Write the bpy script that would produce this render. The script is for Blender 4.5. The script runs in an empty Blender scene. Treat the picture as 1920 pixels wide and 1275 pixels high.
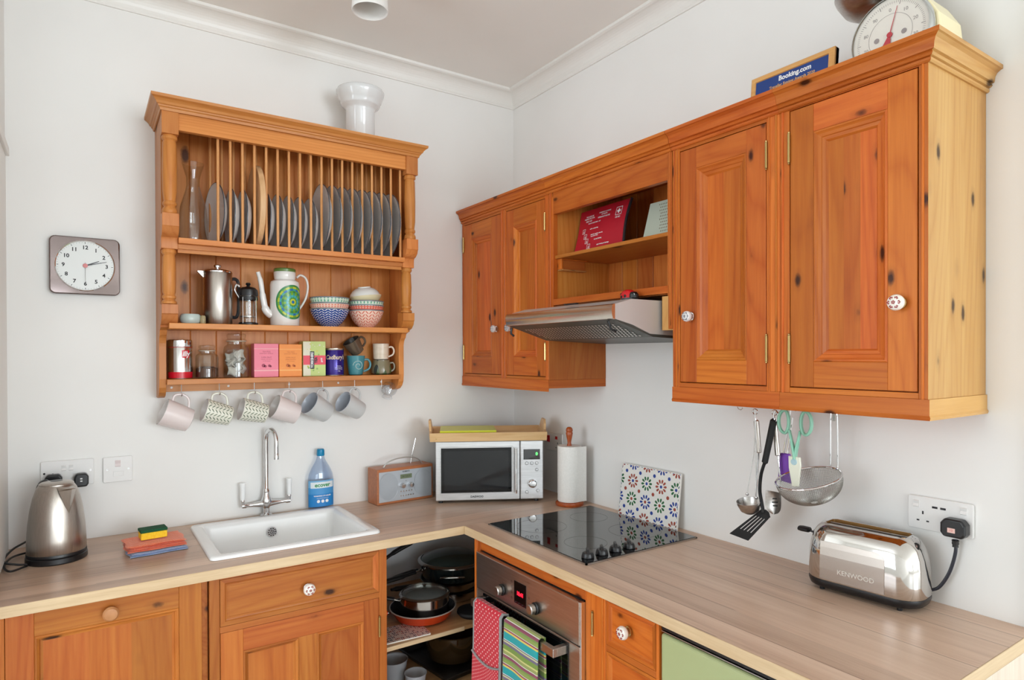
import bpy, bmesh, math, random
from mathutils import Matrix, Vector
random.seed(7)
PI = math.pi
S = bpy.context.scene
COL = S.collection

# ------------------------------------------------------------------ camera, world, lights, exposure
def look(loc, fwd, up):
    f = Vector(fwd).normalized(); r = f.cross(Vector(up)).normalized(); u = r.cross(f)
    m = Matrix(((r.x, u.x, -f.x, loc[0]), (r.y, u.y, -f.y, loc[1]), (r.z, u.z, -f.z, loc[2]), (0, 0, 0, 1)))
    return m
cam = bpy.data.cameras.new('camera'); cam_o = bpy.data.objects.new('camera', cam); COL.objects.link(cam_o)
cam_o.matrix_world = look((-1.7465, -2.5758, 1.5243), (0.55924214, 0.8289845, -0.00573848), (0.00585566, 0.00297186, 0.99997844))
cam.sensor_width = 36; cam.lens = 1194.1435 / 1920 * 36
cam.shift_x = (960 - 960.92) / 1920; cam.shift_y = (672.01 - 637.5) / 1920
cam.clip_start = 0.02
S.camera = cam_o
S.view_settings.view_transform = 'Standard'; S.view_settings.look = 'None'
S.view_settings.gamma = 1; S.view_settings.exposure = 0.0; S.view_settings.use_curve_mapping = False
S.cycles.max_bounces = 10; S.cycles.adaptive_threshold = 0.02; S.cycles.diffuse_bounces = 6; S.cycles.glossy_bounces = 5; S.cycles.transmission_bounces = 10
S.cycles.transparent_max_bounces = 12; S.cycles.sample_clamp_indirect = 6; S.cycles.blur_glossy = 0.5
S.cycles.caustics_reflective = False; S.cycles.caustics_refractive = False
W = bpy.data.worlds.new('world'); S.world = W; W.use_nodes = True
W.node_tree.nodes['Background'].inputs[0].default_value = (0.75, 0.85, 1.0, 1)
W.node_tree.nodes['Background'].inputs[1].default_value = 1.0

H = 2.792                      # ceiling height
XL, YR, XR, XF = -1.947, -10.0, 2.7, -4.6  # left wall, rear wall, right limit of the room
WINS = [(-4.3, -1.9), (-0.9, 2.1)]   # two tall windows in the rear wall
WZ = (0.55, 2.60)
def area(name, loc, size, power, col, rx, rz=0):
    l = bpy.data.lights.new(name, 'AREA'); l.shape = 'RECTANGLE'; l.size, l.size_y = size; l.energy = power; l.color = col
    o = bpy.data.objects.new(name, l); COL.objects.link(o); o.location = loc; o.rotation_euler = (rx, 0, rz); return o
for i, (a, b) in enumerate(WINS):
    area('window_daylight', ((a + b) / 2, YR - 0.02, (WZ[0] + WZ[1]) / 2), (b - a - .04, WZ[1] - WZ[0] - .04), (85, 265)[i], (0.86, 0.94, 1.0), PI / 2)
area('side_window_daylight', (XR + 0.02, -5.0, 1.7), (2.0, 1.7), 14, (0.86, 0.94, 1.0), PI / 2, PI / 2)
area('left_fill_light', (XF - 0.02, -1.5, 1.6), (1.5, 1.95), 58, (0.86, 0.94, 1.0), PI / 2, -PI / 2)  # added fill light at an unseen left opening, evens out the right wall

# ------------------------------------------------------------------ materials
def lin(c):
    return tuple(((x / 255) / 12.92 if x / 255 <= .04045 else ((x / 255 + .055) / 1.055) ** 2.4) for x in c[:3]) + (1,)
MATS = {}
def nm(name):
    m = bpy.data.materials.new(name); m.use_nodes = True
    nt = m.node_tree; b = nt.nodes['Principled BSDF']; return m, nt, b
def plain(name, col, rough=.5, metal=0, **kw):
    if name in MATS: return MATS[name]
    m, nt, b = nm(name)
    b.inputs['Base Color'].default_value = lin(col); b.inputs['Roughness'].default_value = rough; b.inputs['Metallic'].default_value = metal
    for k, v in kw.items():
        b.inputs[{'trans': 'Transmission Weight', 'ior': 'IOR', 'coat': 'Coat Weight', 'emit': 'Emission Strength', 'ecol': 'Emission Color', 'alpha': 'Alpha', 'sss': 'Subsurface Weight', 'spec': 'Specular IOR Level', 'sheen': 'Sheen Weight'}[k]].default_value = lin(v) if k == 'ecol' else v
    MATS[name] = m; return m
class N:
    """tiny node-graph writer"""
    def __init__(s, nt): s.nt = nt
    def n(s, t, **kw):
        x = s.nt.nodes.new(t)
        for k, v in kw.items(): setattr(x, k, v)
        return x
    def l(s, a, b): s.nt.links.new(a, b)
    def math(s, op, a, b=None, c=None, clamp=False):
        x = s.n('ShaderNodeMath', operation=op); x.use_clamp = clamp
        for i, v in enumerate((a, b, c)):
            if v is None: continue
            if isinstance(v, (int, float)): x.inputs[i].default_value = v
            else: s.l(v, x.inputs[i])
        return x.outputs[0]
    def vmath(s, op, a, b):
        x = s.n('ShaderNodeVectorMath', operation=op)
        for i, v in enumerate((a, b)):
            if isinstance(v, (tuple, list)): x.inputs[i].default_value = v
            elif isinstance(v, (int, float)): x.inputs['Scale'].default_value = v
            else: s.l(v, x.inputs[i])
        return x.outputs[0]
    def ramp(s, f, stops, interp='LINEAR'):
        x = s.n('ShaderNodeValToRGB'); r = x.color_ramp; r.interpolation = interp
        while len(r.elements) < len(stops): r.elements.new(.5)
        for e, (p, c) in zip(r.elements, stops):
            e.position = p; e.color = lin(c) if max(c) > 1 else tuple(c) + (1,)
        s.l(f, x.inputs[0]); return x.outputs[0]
    def mix(s, f, a, b, mode='MIX'):
        x = s.n('ShaderNodeMix', data_type='RGBA', blend_type=mode)
        for i, v in ((0, f), (6, a), (7, b)):
            if isinstance(v, (int, float)): x.inputs[i].default_value = v
            elif isinstance(v, tuple): x.inputs[i].default_value = lin(v)
            else: s.l(v, x.inputs[i])
        return x.outputs[2]
    def noise(s, vec, scale, detail=2, rough=.5, dist=0):
        x = s.n('ShaderNodeTexNoise'); x.inputs['Scale'].default_value = scale; x.inputs['Detail'].default_value = detail
        x.inputs['Roughness'].default_value = rough; x.inputs['Distortion'].default_value = dist; s.l(vec, x.inputs['Vector']); return x.outputs[0]
PINE = {  # light, mid, dark, knot
    'dresser': ((214, 143, 78), (198, 122, 60), (170, 92, 42)),
    'cabinet': ((208, 116, 46), (186, 92, 31), (146, 60, 20)),
    'pale': ((204, 158, 98), (192, 140, 80), (160, 100, 48)),
    'base': ((194, 118, 54), (176, 96, 40), (144, 68, 27)),
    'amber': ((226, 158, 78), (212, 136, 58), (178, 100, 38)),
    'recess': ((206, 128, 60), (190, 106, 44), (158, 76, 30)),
}
KSC = {'dresser': 7.5, 'cabinet': 12.5, 'pale': 12.5, 'base': 11, 'recess': 10, 'amber': 9}
def pine(kind, axis):
    key = 'pine_%s_%s' % (kind, axis)
    if key in MATS: return MATS[key]
    m, nt, b = nm(key); g = N(nt); L, M_, D = PINE[kind]
    tc = g.n('ShaderNodeTexCoord'); at = g.n('ShaderNodeAttribute', attribute_name='seed'); oi = g.n('ShaderNodeObjectInfo')
    sd = g.math('ADD', g.math('MULTIPLY', at.outputs['Fac'], 1.0), g.math('MULTIPLY', oi.outputs['Random'], 31.0))
    cx = g.n('ShaderNodeCombineXYZ'); g.l(g.math('MULTIPLY', sd, 1.71), cx.inputs[0]); g.l(g.math('MULTIPLY', sd, 2.37), cx.inputs[1]); g.l(g.math('MULTIPLY', sd, 1.13), cx.inputs[2])
    v = g.vmath('ADD', tc.outputs['Object'], cx.outputs[0])
    ai = 'xyz'.index(axis)
    st = [1, 1, 1]; st[ai] = .045; vs = g.vmath('MULTIPLY', v, tuple(st))
    st2 = [1, 1, 1]; st2[ai] = .09; vl = g.vmath('MULTIPLY', v, tuple(st2))
    st3 = [1, 1, 1]; st3[ai] = .5; vk = g.vmath('MULTIPLY', v, tuple(st3))
    fine = g.noise(vs, 130, 3, .6)
    low = g.noise(vl, 4.5, 1, .4)
    rings = g.math('FRACT', g.math('MULTIPLY', low, 26))
    rings = g.math('POWER', g.math('ABSOLUTE', g.math('SUBTRACT', g.math('MULTIPLY', rings, 2), 1)), 3.0)
    broad = g.noise(vs, 16, 2)
    f = g.math('ADD', g.math('MULTIPLY', fine, .34), g.math('ADD', g.math('MULTIPLY', rings, .13), g.math('MULTIPLY', broad, .48)))
    col = g.ramp(f, [(.28, L), (.52, M_), (.86, D)])
    vo = g.n('ShaderNodeTexVoronoi'); vo.inputs['Scale'].default_value = KSC[kind]; g.l(vk, vo.inputs['Vector'])
    kn = g.math('ADD', vo.outputs['Distance'], g.math('MULTIPLY', g.noise(v, 60, 2), .06))
    kf = g.ramp(kn, [(.095, (0, 0, 0)), (.13, (.4, .4, .4)), (.16, (.85, .85, .85)), (.25, (1, 1, 1))])
    col = g.mix(g.math('SUBTRACT', 1, kf, clamp=True), col, tuple(int(x * .46) for x in D), 'MIX')
    wn = g.n('ShaderNodeTexWhiteNoise', noise_dimensions='1D'); g.l(sd, wn.inputs['W'])
    hs = g.n('ShaderNodeHueSaturation'); g.l(col, hs.inputs['Color'])
    g.l(g.math('ADD', g.math('MULTIPLY', wn.outputs['Value'], .34), .82), hs.inputs['Value'])
    wn2 = g.n('ShaderNodeTexWhiteNoise', noise_dimensions='1D'); g.l(g.math('ADD', sd, 3.7), wn2.inputs['W'])
    g.l(g.math('ADD', g.math('MULTIPLY', wn2.outputs['Value'], .012), .495), hs.inputs['Hue'])
    g.l(hs.outputs[0], b.inputs['Base Color'])
    b.inputs['Roughness'].default_value = .36; b.inputs['Specular IOR Level'].default_value = .28
    bp = g.n('ShaderNodeBump'); bp.inputs['Strength'].default_value = .06; bp.inputs['Distance'].default_value = .002
    g.l(f, bp.inputs['Height']); g.l(bp.outputs[0], b.inputs['Normal'])
    MATS[key] = m; return m
def laminate(axis):
    key = 'laminate_' + axis
    if key in MATS: return MATS[key]
    m, nt, b = nm(key); g = N(nt)
    tc = g.n('ShaderNodeTexCoord'); v = tc.outputs['Object']
    ai = 'xy'.index(axis); sp = g.n('ShaderNodeSeparateXYZ'); g.l(v, sp.inputs[0])
    across = sp.outputs[1 - ai]; along = sp.outputs[ai]
    plank = g.math('FLOOR', g.math('DIVIDE', g.math('ADD', across, 5.0), .077))
    pos = g.math('FRACT', g.math('DIVIDE', g.math('ADD', across, 5.0), .077))
    cx = g.n('ShaderNodeCombineXYZ'); g.l(g.math('MULTIPLY', along, .05), cx.inputs[0]); g.l(across, cx.inputs[1]); g.l(g.math('MULTIPLY', plank, 3.1), cx.inputs[2])
    fine = g.noise(cx.outputs[0], 90, 4, .65); low = g.noise(cx.outputs[0], 14, 2, .5, .4)
    f = g.math('ADD', g.math('MULTIPLY', fine, .5), g.math('MULTIPLY', low, .6))
    col = g.ramp(f, [(.30, (176, 142, 120)), (.5, (204, 173, 149)), (.68, (214, 185, 162)), (.85, (222, 198, 177))])
    wn = g.n('ShaderNodeTexWhiteNoise', noise_dimensions='1D'); g.l(plank, wn.inputs['W'])
    hs = g.n('ShaderNodeHueSaturation'); g.l(col, hs.inputs['Color']); g.l(g.math('ADD', g.math('MULTIPLY', wn.outputs['Value'], .2), .9), hs.inputs['Value'])
    seam = g.math('LESS_THAN', pos, .035)
    streak = g.math('MULTIPLY', seam, g.math('GREATER_THAN', g.noise(cx.outputs[0], 20, 1), .5))
    col = g.mix(g.math('MULTIPLY', streak, .6), hs.outputs[0], (112, 82, 62))
    g.l(col, b.inputs['Base Color']); b.inputs['Roughness'].default_value = .32; b.inputs['Specular IOR Level'].default_value = .45
    MATS[key] = m; return m
def grained(name, c1, c2, stretch, scale=60, rough=.4, metal=0, bump=.0, coat=0, spec=.5):
    """two-tone streaky material (oak edge, brushed steel, beech ...)"""
    if name in MATS: return MATS[name]
    m, nt, b = nm(name); g = N(nt)
    tc = g.n('ShaderNodeTexCoord'); v = g.vmath('MULTIPLY', tc.outputs['Object'], stretch)
    f = g.noise(v, scale, 3, .6)
    g.l(g.ramp(f, [(.3, c1), (.7, c2)]), b.inputs['Base Color'])
    b.inputs['Metallic'].default_value = metal; b.inputs['Coat Weight'].default_value = coat; b.inputs['Specular IOR Level'].default_value = spec
    if metal:
        g.l(g.math('ADD', g.math('MULTIPLY', f, .12), rough - .06), b.inputs['Roughness'])
    else: b.inputs['Roughness'].default_value = rough
    if bump:
        bp = g.n('ShaderNodeBump'); bp.inputs['Strength'].default_value = bump; bp.inputs['Distance'].default_value = .001
        g.l(f, bp.inputs['Height']); g.l(bp.outputs[0], b.inputs['Normal'])
    MATS[name] = m; return m
def speckle(name, base, spot, scale, thr, rough=.3, stretch=(1, 1, 1), spot2=None):
    """small printed marks on a ground colour: voronoi spots"""
    if name in MATS: return MATS[name]
    m, nt, b = nm(name); g = N(nt)
    tc = g.n('ShaderNodeTexCoord'); v = g.vmath('MULTIPLY', tc.outputs['Object'], stretch)
    vo = g.n('ShaderNodeTexVoronoi'); vo.inputs['Scale'].default_value = scale; vo.inputs['Randomness'].default_value = .35; g.l(v, vo.inputs['Vector'])
    f = g.math('LESS_THAN', vo.outputs['Distance'], thr)
    sc = spot
    if spot2:
        sc = g.mix(g.math('GREATER_THAN', g.noise(v, scale * .6, 0), .5), spot, spot2)
    g.l(g.mix(f, base, sc), b.inputs['Base Color']); b.inputs['Roughness'].default_value = rough
    MATS[name] = m; return m
def motif(name, base, spot, pu, pv, ra, rb, slant=.6, rough=.25, spot2=None, alt=True):
    """printed marks in rows on a glazed surface (UV in metres): one slanted ellipse per cell"""
    if name in MATS: return MATS[name]
    m, nt, b = nm(name); g = N(nt)
    uv = g.n('ShaderNodeUVMap'); sp = g.n('ShaderNodeSeparateXYZ'); g.l(uv.outputs[0], sp.inputs[0])
    U = g.math('DIVIDE', sp.outputs[0], pu); cu = g.math('FLOOR', U)
    V = g.math('DIVIDE', sp.outputs[1], pv)
    if not alt: V = g.math('ADD', V, g.math('MULTIPLY', g.math('MODULO', cu, 2), .5))
    x = g.math('SUBTRACT', g.math('FRACT', U), .5); y = g.math('SUBTRACT', g.math('FRACT', V), .5)
    sg = g.math('SUBTRACT', g.math('MULTIPLY', g.math('MODULO', cu, 2), 2), 1) if alt else 1
    ys = g.math('SUBTRACT', y, g.math('MULTIPLY', g.math('MULTIPLY', x, slant), sg))
    d = g.math('ADD', g.math('POWER', g.math('ABSOLUTE', g.math('DIVIDE', x, ra)), 2), g.math('POWER', g.math('ABSOLUTE', g.math('DIVIDE', ys, rb)), 2))
    sc = spot
    if spot2: sc = g.mix(g.math('MODULO', g.math('FLOOR', V), 2), spot, spot2)
    g.l(g.mix(g.math('LESS_THAN', d, 1), base, sc), b.inputs['Base Color']); b.inputs['Roughness'].default_value = rough
    MATS[name] = m; return m
def dots(name, base, dot, pitch, rad, rough=.8):
    if name in MATS: return MATS[name]
    m, nt, b = nm(name); g = N(nt)
    uv = g.n('ShaderNodeUVMap'); sp = g.n('ShaderNodeSeparateXYZ'); g.l(uv.outputs[0], sp.inputs[0])
    v = g.math('DIVIDE', sp.outputs[1], pitch * .5); row = g.math('FLOOR', v)
    off = g.math('MULTIPLY', g.math('MODULO', row, 2), .5)
    uu = g.math('SUBTRACT', g.math('FRACT', g.math('ADD', g.math('DIVIDE', sp.outputs[0], pitch), off)), .5)
    vv = g.math('MULTIPLY', g.math('SUBTRACT', g.math('FRACT', v), .5), .5)
    d = g.math('SQRT', g.math('ADD', g.math('MULTIPLY', uu, uu), g.math('MULTIPLY', vv, vv)))
    g.l(g.mix(g.math('LESS_THAN', d, rad), base, dot), b.inputs['Base Color'])
    b.inputs['Roughness'].default_value = rough; b.inputs['Sheen Weight'].default_value = .3
    MATS[name] = m; return m
def stripes(name, period, stops, rough=.85):
    if name in MATS: return MATS[name]
    m, nt, b = nm(name); g = N(nt)
    uv = g.n('ShaderNodeUVMap'); sp = g.n('ShaderNodeSeparateXYZ'); g.l(uv.outputs[0], sp.inputs[0])
    f = g.math('FRACT', g.math('DIVIDE', g.math('ADD', sp.outputs[1], 10 * period), period))
    g.l(g.ramp(f, stops, 'CONSTANT'), b.inputs['Base Color'])
    b.inputs['Roughness'].default_value = rough; b.inputs['Sheen Weight'].default_value = .3
    MATS[name] = m; return m
def paint(name, c1, rough=.6, bump=.03):
    if name in MATS: return MATS[name]
    m, nt, b = nm(name); g = N(nt)
    tc = g.n('ShaderNodeTexCoord'); f = g.noise(tc.outputs['Object'], 3, 2)
    g.l(g.ramp(f, [(.3, tuple(int(x * .985) for x in c1)), (.7, c1)]), b.inputs['Base Color']); b.inputs['Roughness'].default_value = rough
    bp = g.n('ShaderNodeBump'); bp.inputs['Strength'].default_value = bump; bp.inputs['Distance'].default_value = .002
    g.l(g.noise(tc.outputs['Object'], 180, 3), bp.inputs['Height']); g.l(bp.outputs[0], b.inputs['Normal'])
    MATS[name] = m; return m

WALL = paint('wall_paint', (240, 239, 236)); CEIL = paint('ceiling_paint', (244, 241, 236)); TRIM = plain('trim_gloss', (236, 234, 229), .35)
CHROME = plain('chrome', (225, 225, 226), .06, 1); STEEL = grained('brushed_steel', (176, 172, 168), (196, 192, 188), (.06, 1, 1), 220, .3, 1)
STEELV = grained('brushed_steel_upright', (176, 168, 160), (190, 182, 174), (1, 1, .04), 260, .3, 1)

def thinglass(name, tint, base=.04, rough=.03, edge=.75):
    if name in MATS: return MATS[name]
    m = bpy.data.materials.new(name); m.use_nodes = True; nt = m.node_tree; nt.nodes.clear(); g = N(nt)
    tr = g.n('ShaderNodeBsdfTransparent'); tr.inputs[0].default_value = lin(tint); gl = g.n('ShaderNodeBsdfGlossy'); gl.inputs['Roughness'].default_value = rough
    lw = g.n('ShaderNodeLayerWeight'); lw.inputs['Blend'].default_value = .28; mx = g.n('ShaderNodeMixShader'); o = g.n('ShaderNodeOutputMaterial')
    g.l(g.math('ADD', g.math('MULTIPLY', g.math('POWER', lw.outputs['Facing'], 2.0), edge), base), mx.inputs[0]); g.l(tr.outputs[0], mx.inputs[1]); g.l(gl.outputs[0], mx.inputs[2]); g.l(mx.outputs[0], o.inputs[0])
    MATS[name] = m; return m
THIN = thinglass('thin_glass', (249, 250, 249))
SILVER = grained('silver_lacquer', (186, 186, 186), (204, 204, 204), (.06, 1, 1), 200, .36, .85)
BLACK = plain('black_plastic', (22, 22, 24), .35); MATTB = plain('matt_black', (18, 18, 18), .7); DARKG = plain('dark_grey_plastic', (52, 54, 56), .4)
WHITEP = plain('white_plastic', (236, 236, 234), .3); CERAMIC = plain('white_ceramic', (246, 248, 248), .12, coat=.3)
GLASS = plain('clear_glass', (250, 252, 252), .02, trans=1, ior=1.45); BGLASS = plain('black_glass', (10, 11, 12), .03, coat=.5)
BRASS = plain('brass', (196, 168, 110), .25, 1); PLATE = plain('stoneware_grey', (232, 232, 231), .3); PLATERIM = plain('plate_rim_dark', (70, 76, 84), .3)
BEECH = grained('beech', (214, 172, 118), (232, 196, 146), (.08, 1, 1), 60, .45)
EDGE = grained('oak_edge', (204, 174, 134), (222, 196, 158), (.06, .06, 1), 90, .4)
REDP = plain('red', (196, 24, 34), .4); BLUEP = plain('award_blue', (22, 60, 130), .4); INK = plain('ink', (30, 30, 34), .6); WINK = plain('white_print', (242, 242, 242), .5)

# ------------------------------------------------------------------ mesh building
class MB:
    def __init__(s):
        s.v, s.f, s.mi, s.sm, s.sd, s.uv, s.mats, s.T, s.seed = [], [], [], [], [], [], [], Matrix(), 0.0
        s.auto = 0
    def idx(s, mat):
        if mat not in s.mats: s.mats.append(mat)
        return s.mats.index(mat)
    def add(s, vs, fs, mat, smooth=False, seed=None, uvs=None):
        if seed is None: s.auto += 1; seed = s.auto * .618 + s.seed
        o = len(s.v); T = s.T
        s.v += [tuple(T @ Vector(p)) for p in vs]; k = s.idx(mat)
        for i, f in enumerate(fs):
            s.f.append(tuple(o + j for j in f)); s.mi.append(k); s.sm.append(smooth); s.sd.append(seed); s.uv.append(uvs[i] if uvs else None)
        return s
    def box(s, x0, x1, y0, y1, z0, z1, mat, seed=None):
        vs = [(x, y, z) for x in (x0, x1) for y in (y0, y1) for z in (z0, z1)]
        return s.add(vs, [(0, 1, 3, 2), (4, 6, 7, 5), (0, 4, 5, 1), (2, 3, 7, 6), (0, 2, 6, 4), (1, 5, 7, 3)], mat, False, seed)
    def prism(s, poly, axis, a, b, mat, smooth=False, seed=None):
        n = len(poly); put = {'x': lambda p, q: (q, p[0], p[1]), 'y': lambda p, q: (p[0], q, p[1]), 'z': lambda p, q: (p[0], p[1], q)}[axis]
        vs = [put(p, a) for p in poly] + [put(p, b) for p in poly]
        fs = [(i, (i + 1) % n, n + (i + 1) % n, n + i) for i in range(n)] + [tuple(range(n))[::-1], tuple(range(n, 2 * n))]
        return s.add(vs, fs, mat, smooth, seed)
    def lathe(s, prof, mat, c=(0, 0, 0), seg=32, axis='z', smooth=True, seed=None, a0=0, a1=2 * PI, sx=1, sy=1):
        rm = max(p[0] for p in prof); cum = [0]; uvs = []
        for i in range(1, len(prof)): cum.append(cum[-1] + math.hypot(prof[i][0] - prof[i - 1][0], prof[i][1] - prof[i - 1][1]))
        full = abs(a1 - a0 - 2 * PI) < 1e-6; cols = seg if full else seg + 1
        vs, fs = [], []
        for k in range(cols):
            a = a0 + (a1 - a0) * k / seg
            for r, z in prof:
                p = (r * math.cos(a) * sx, r * math.sin(a) * sy, z)
                if axis == 'x': p = (p[2], p[0], p[1])
                elif axis == 'y': p = (p[0], p[2], p[1])
                vs.append((p[0] + c[0], p[1] + c[1], p[2] + c[2]))
        n = len(prof)
        for k in range(seg):
            k2 = (k + 1) % cols
            for i in range(n - 1):
                if prof[i][0] < 1e-7 and prof[i + 1][0] < 1e-7: continue
                q = (k * n + i, k2 * n + i, k2 * n + i + 1, k * n + i + 1)
                fs.append(q); da = (a1 - a0) / seg * rm; uvs.append([(k * da, cum[i]), ((k + 1) * da, cum[i]), ((k + 1) * da, cum[i + 1]), (k * da, cum[i + 1])])
        return s.add(vs, fs, mat, smooth, seed, uvs)
    def tube(s, pts, r, mat, seg=8, closed=False, caps=True, smooth=True, seed=None, flat=1.0, up=None):
        pts = [Vector(p) for p in pts]; n = len(pts); R = r if isinstance(r, (list, tuple)) else [r] * n
        vs, fs = [], []; prev = None
        for i, p in enumerate(pts):
            if closed: t = pts[(i + 1) % n] - pts[i - 1]
            else: t = pts[min(i + 1, n - 1)] - pts[max(i - 1, 0)]
            t = t.normalized() if t.length > 1e-9 else Vector((0, 0, 1))
            if prev is None:
                ref = Vector(up) if up else (Vector((0, 0, 1)) if abs(t.z) < .9 else Vector((1, 0, 0)))
                u = t.cross(ref).normalized()
            else: u = (prev - t * prev.dot(t)).normalized()
            prev = u; w = t.cross(u)
            for k in range(seg):
                a = 2 * PI * k / seg
                vs.append(p + (u * math.cos(a) + w * math.sin(a) * flat) * R[i])
        m = n if closed else n - 1
        for i in range(m):
            j = (i + 1) % n
            for k in range(seg): fs.append((i * seg + k, i * seg + (k + 1) % seg, j * seg + (k + 1) % seg, j * seg + k))
        if caps and not closed: fs += [tuple(range(seg))[::-1], tuple(range((n - 1) * seg, n * seg))]
        return s.add(vs, fs, mat, smooth, seed)
    def grid(s, fn, nu, nv, mat, smooth=True, uvscale=None):
        vs = [fn(i / nu, j / nv) for i in range(nu + 1) for j in range(nv + 1)]
        fs, uv = [], []
        for i in range(nu):
            for j in range(nv):
                fs.append((i * (nv + 1) + j, (i + 1) * (nv + 1) + j, (i + 1) * (nv + 1) + j + 1, i * (nv + 1) + j + 1))
                if uvscale: uv.append([(a / nu * uvscale[0], b / nv * uvscale[1]) for a, b in ((i, j), (i + 1, j), (i + 1, j + 1), (i, j + 1))])
        return s.add(vs, fs, mat, smooth, 0, uv or None)
    def rect_sweep(s, x0, x1, z0, z1, prof, mh, mv, seed=None):
        """frame round a rectangle in the xz plane; prof = [(inset, y)...]; mitred"""
        for k, mat in enumerate((mh, mv, mh, mv)):
            vs = []
            for d, y in prof:
                c = [(x0 + d, z0 + d), (x1 - d, z0 + d), (x1 - d, z1 - d), (x0 + d, z1 - d)]
                for q in (c[k], c[(k + 1) % 4]): vs.append((q[0], y, q[1]))
            s.add(vs, [(2 * i, 2 * i + 1, 2 * i + 3, 2 * i + 2) for i in range(len(prof) - 1)], mat, False, seed)
        return s
    def path_sweep(s, path, prof, mat, mat2=None, side=1, closed_prof=True):
        """profile (out, z) carried along a plan path with mitres; out is to the right of travel (side=1)"""
        P = [Vector(p) for p in path]; n = len(P); offs = []
        nr = lambda a, b: Vector(((b - a).y, -(b - a).x)).normalized() * side
        for i in range(n):
            if i == 0: m = nr(P[0], P[1])
            elif i == n - 1: m = nr(P[-2], P[-1])
            else:
                a, b = nr(P[i - 1], P[i]), nr(P[i], P[i + 1]); m = (a + b); m = m / (m.length ** 2 / 2)
            offs.append(m)
        k = len(prof)
        for i in range(n - 1):
            vs = [(P[j].x + offs[j].x * o, P[j].y + offs[j].y * o, z) for j in (i, i + 1) for o, z in prof]
            fs = [(q, (q + 1) % k, k + (q + 1) % k, k + q) for q in range(k if closed_prof else k - 1)]
            if i == 0: fs.append(tuple(range(k)))
            if i == n - 2: fs.append(tuple(range(k, 2 * k))[::-1])
            d = (P[i + 1] - P[i]); mm = mat if abs(d.x) > abs(d.y) or not mat2 else mat2
            s.add(vs, fs, mm)
        return s
    def disc(s, c, r, axis, mat, seg=24, ry=None, seed=None):
        ry = ry or r; vs = []
        for k in range(seg):
            a = 2 * PI * k / seg; u, w = r * math.cos(a), ry * math.sin(a)
            vs.append({'y': (c[0] + u, c[1], c[2] + w), 'z': (c[0] + u, c[1] + w, c[2]), 'x': (c[0], c[1] + u, c[2] + w)}[axis])
        return s.add(vs, [tuple(range(seg))], mat, False, seed)
    def text(s, txt, size, mat, fn, bold=0.0, align='CENTER', extrude=0, space=1.0, shear=0, sx=1.0):
        cu = bpy.data.curves.new('t', 'FONT'); cu.body = txt; cu.size = size; cu.align_x = align; cu.align_y = 'CENTER'
        cu.offset = bold; cu.extrude = extrude; cu.resolution_u = 3; cu.space_character = space; cu.shear = shear
        o = bpy.data.objects.new('t', cu); COL.objects.link(o)
        bpy.context.view_layer.update()
        me = bpy.data.meshes.new_from_object(o)
        s.add([fn(v.co.x * sx, v.co.y, v.co.z) for v in me.vertices], [tuple(p.vertices) for p in me.polygons], mat, False, 0)
        bpy.data.objects.remove(o); bpy.data.curves.remove(cu); bpy.data.meshes.remove(me)
        return s
    def build(s, name, parent=None, bevel=0, seg=2, org=(0, 0, 0), angle=35, subsurf=0, solid=0, recalc=True, wire=0, harden=False):
        me = bpy.data.meshes.new(name); O = Vector(org)
        me.from_pydata([tuple(Vector(p) - O) for p in s.v], [], s.f)
        for m in s.mats: me.materials.append(m)
        me.polygons.foreach_set('material_index', s.mi); me.polygons.foreach_set('use_smooth', [bool(x) for x in s.sm])
        at = me.attributes.new('seed', 'FLOAT', 'FACE'); at.data.foreach_set('value', s.sd)
        if any(s.uv):
            ul = me.uv_layers.new(name='UVMap')
            for p, u in zip(me.polygons, s.uv):
                if u:
                    for li, q in zip(p.loop_indices, u): ul.data[li].uv = q
        if recalc:
            bm = bmesh.new(); bm.from_mesh(me)
            if any(s.sm): bmesh.ops.remove_doubles(bm, verts=bm.verts, dist=1e-6)
            bmesh.ops.recalc_face_normals(bm, faces=bm.faces); bm.to_mesh(me); bm.free()
        if any(s.sm): me.set_sharp_from_angle(angle=math.radians(angle))
        me.update()
        o = bpy.data.objects.new(name, me); COL.objects.link(o)
        if parent is not None: o.parent = parent
        if solid:
            q = o.modifiers.new('s', 'SOLIDIFY'); q.thickness = solid; q.offset = 0
        if subsurf:
            q = o.modifiers.new('ss', 'SUBSURF'); q.levels = q.render_levels = subsurf
        if wire:
            q = o.modifiers.new('w', 'WIREFRAME'); q.thickness = wire
        if bevel:
            q = o.modifiers.new('b', 'BEVEL'); q.width = bevel; q.segments = seg; q.limit_method = 'ANGLE'; q.angle_limit = math.radians(40); q.harden_normals = harden
        return o
def thing(name, label, cat, loc=(0, 0, 0), rz=0, group=None):
    o = bpy.data.objects.new(name, None); COL.objects.link(o); o.empty_display_size = .05
    o.location = loc; o.rotation_euler = (0, 0, rz); o['label'] = label; o['category'] = cat
    if group: o['group'] = group
    return o
def tag(o, label, cat, group=None, loc=None, rz=None):
    o['label'] = label; o['category'] = cat
    if group: o['group'] = group
    if loc: o.location = loc
    if rz is not None: o.rotation_euler = (0, 0, rz)
    return o
def struct(o): o['kind'] = 'structure'; return o
def dup(root, label, loc=None, rz=None, group=None, mats=None):
    def cp(o, par):
        c = o.copy(); COL.objects.link(c)
        if par is not None: c.parent = par
        if mats and c.type == 'MESH' and any(m in mats for m in c.data.materials):
            c.data = c.data.copy()
            for i, m in enumerate(c.data.materials):
                if m in mats: c.data.materials[i] = mats[m]
        for ch in [x for x in o.children]: cp(ch, c)
        return c
    r = cp(root, None); r['label'] = label
    if loc is not None: r.location = loc
    if rz is not None: r.rotation_euler = (0, 0, rz)
    if group: r['group'] = group
    return r
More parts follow.
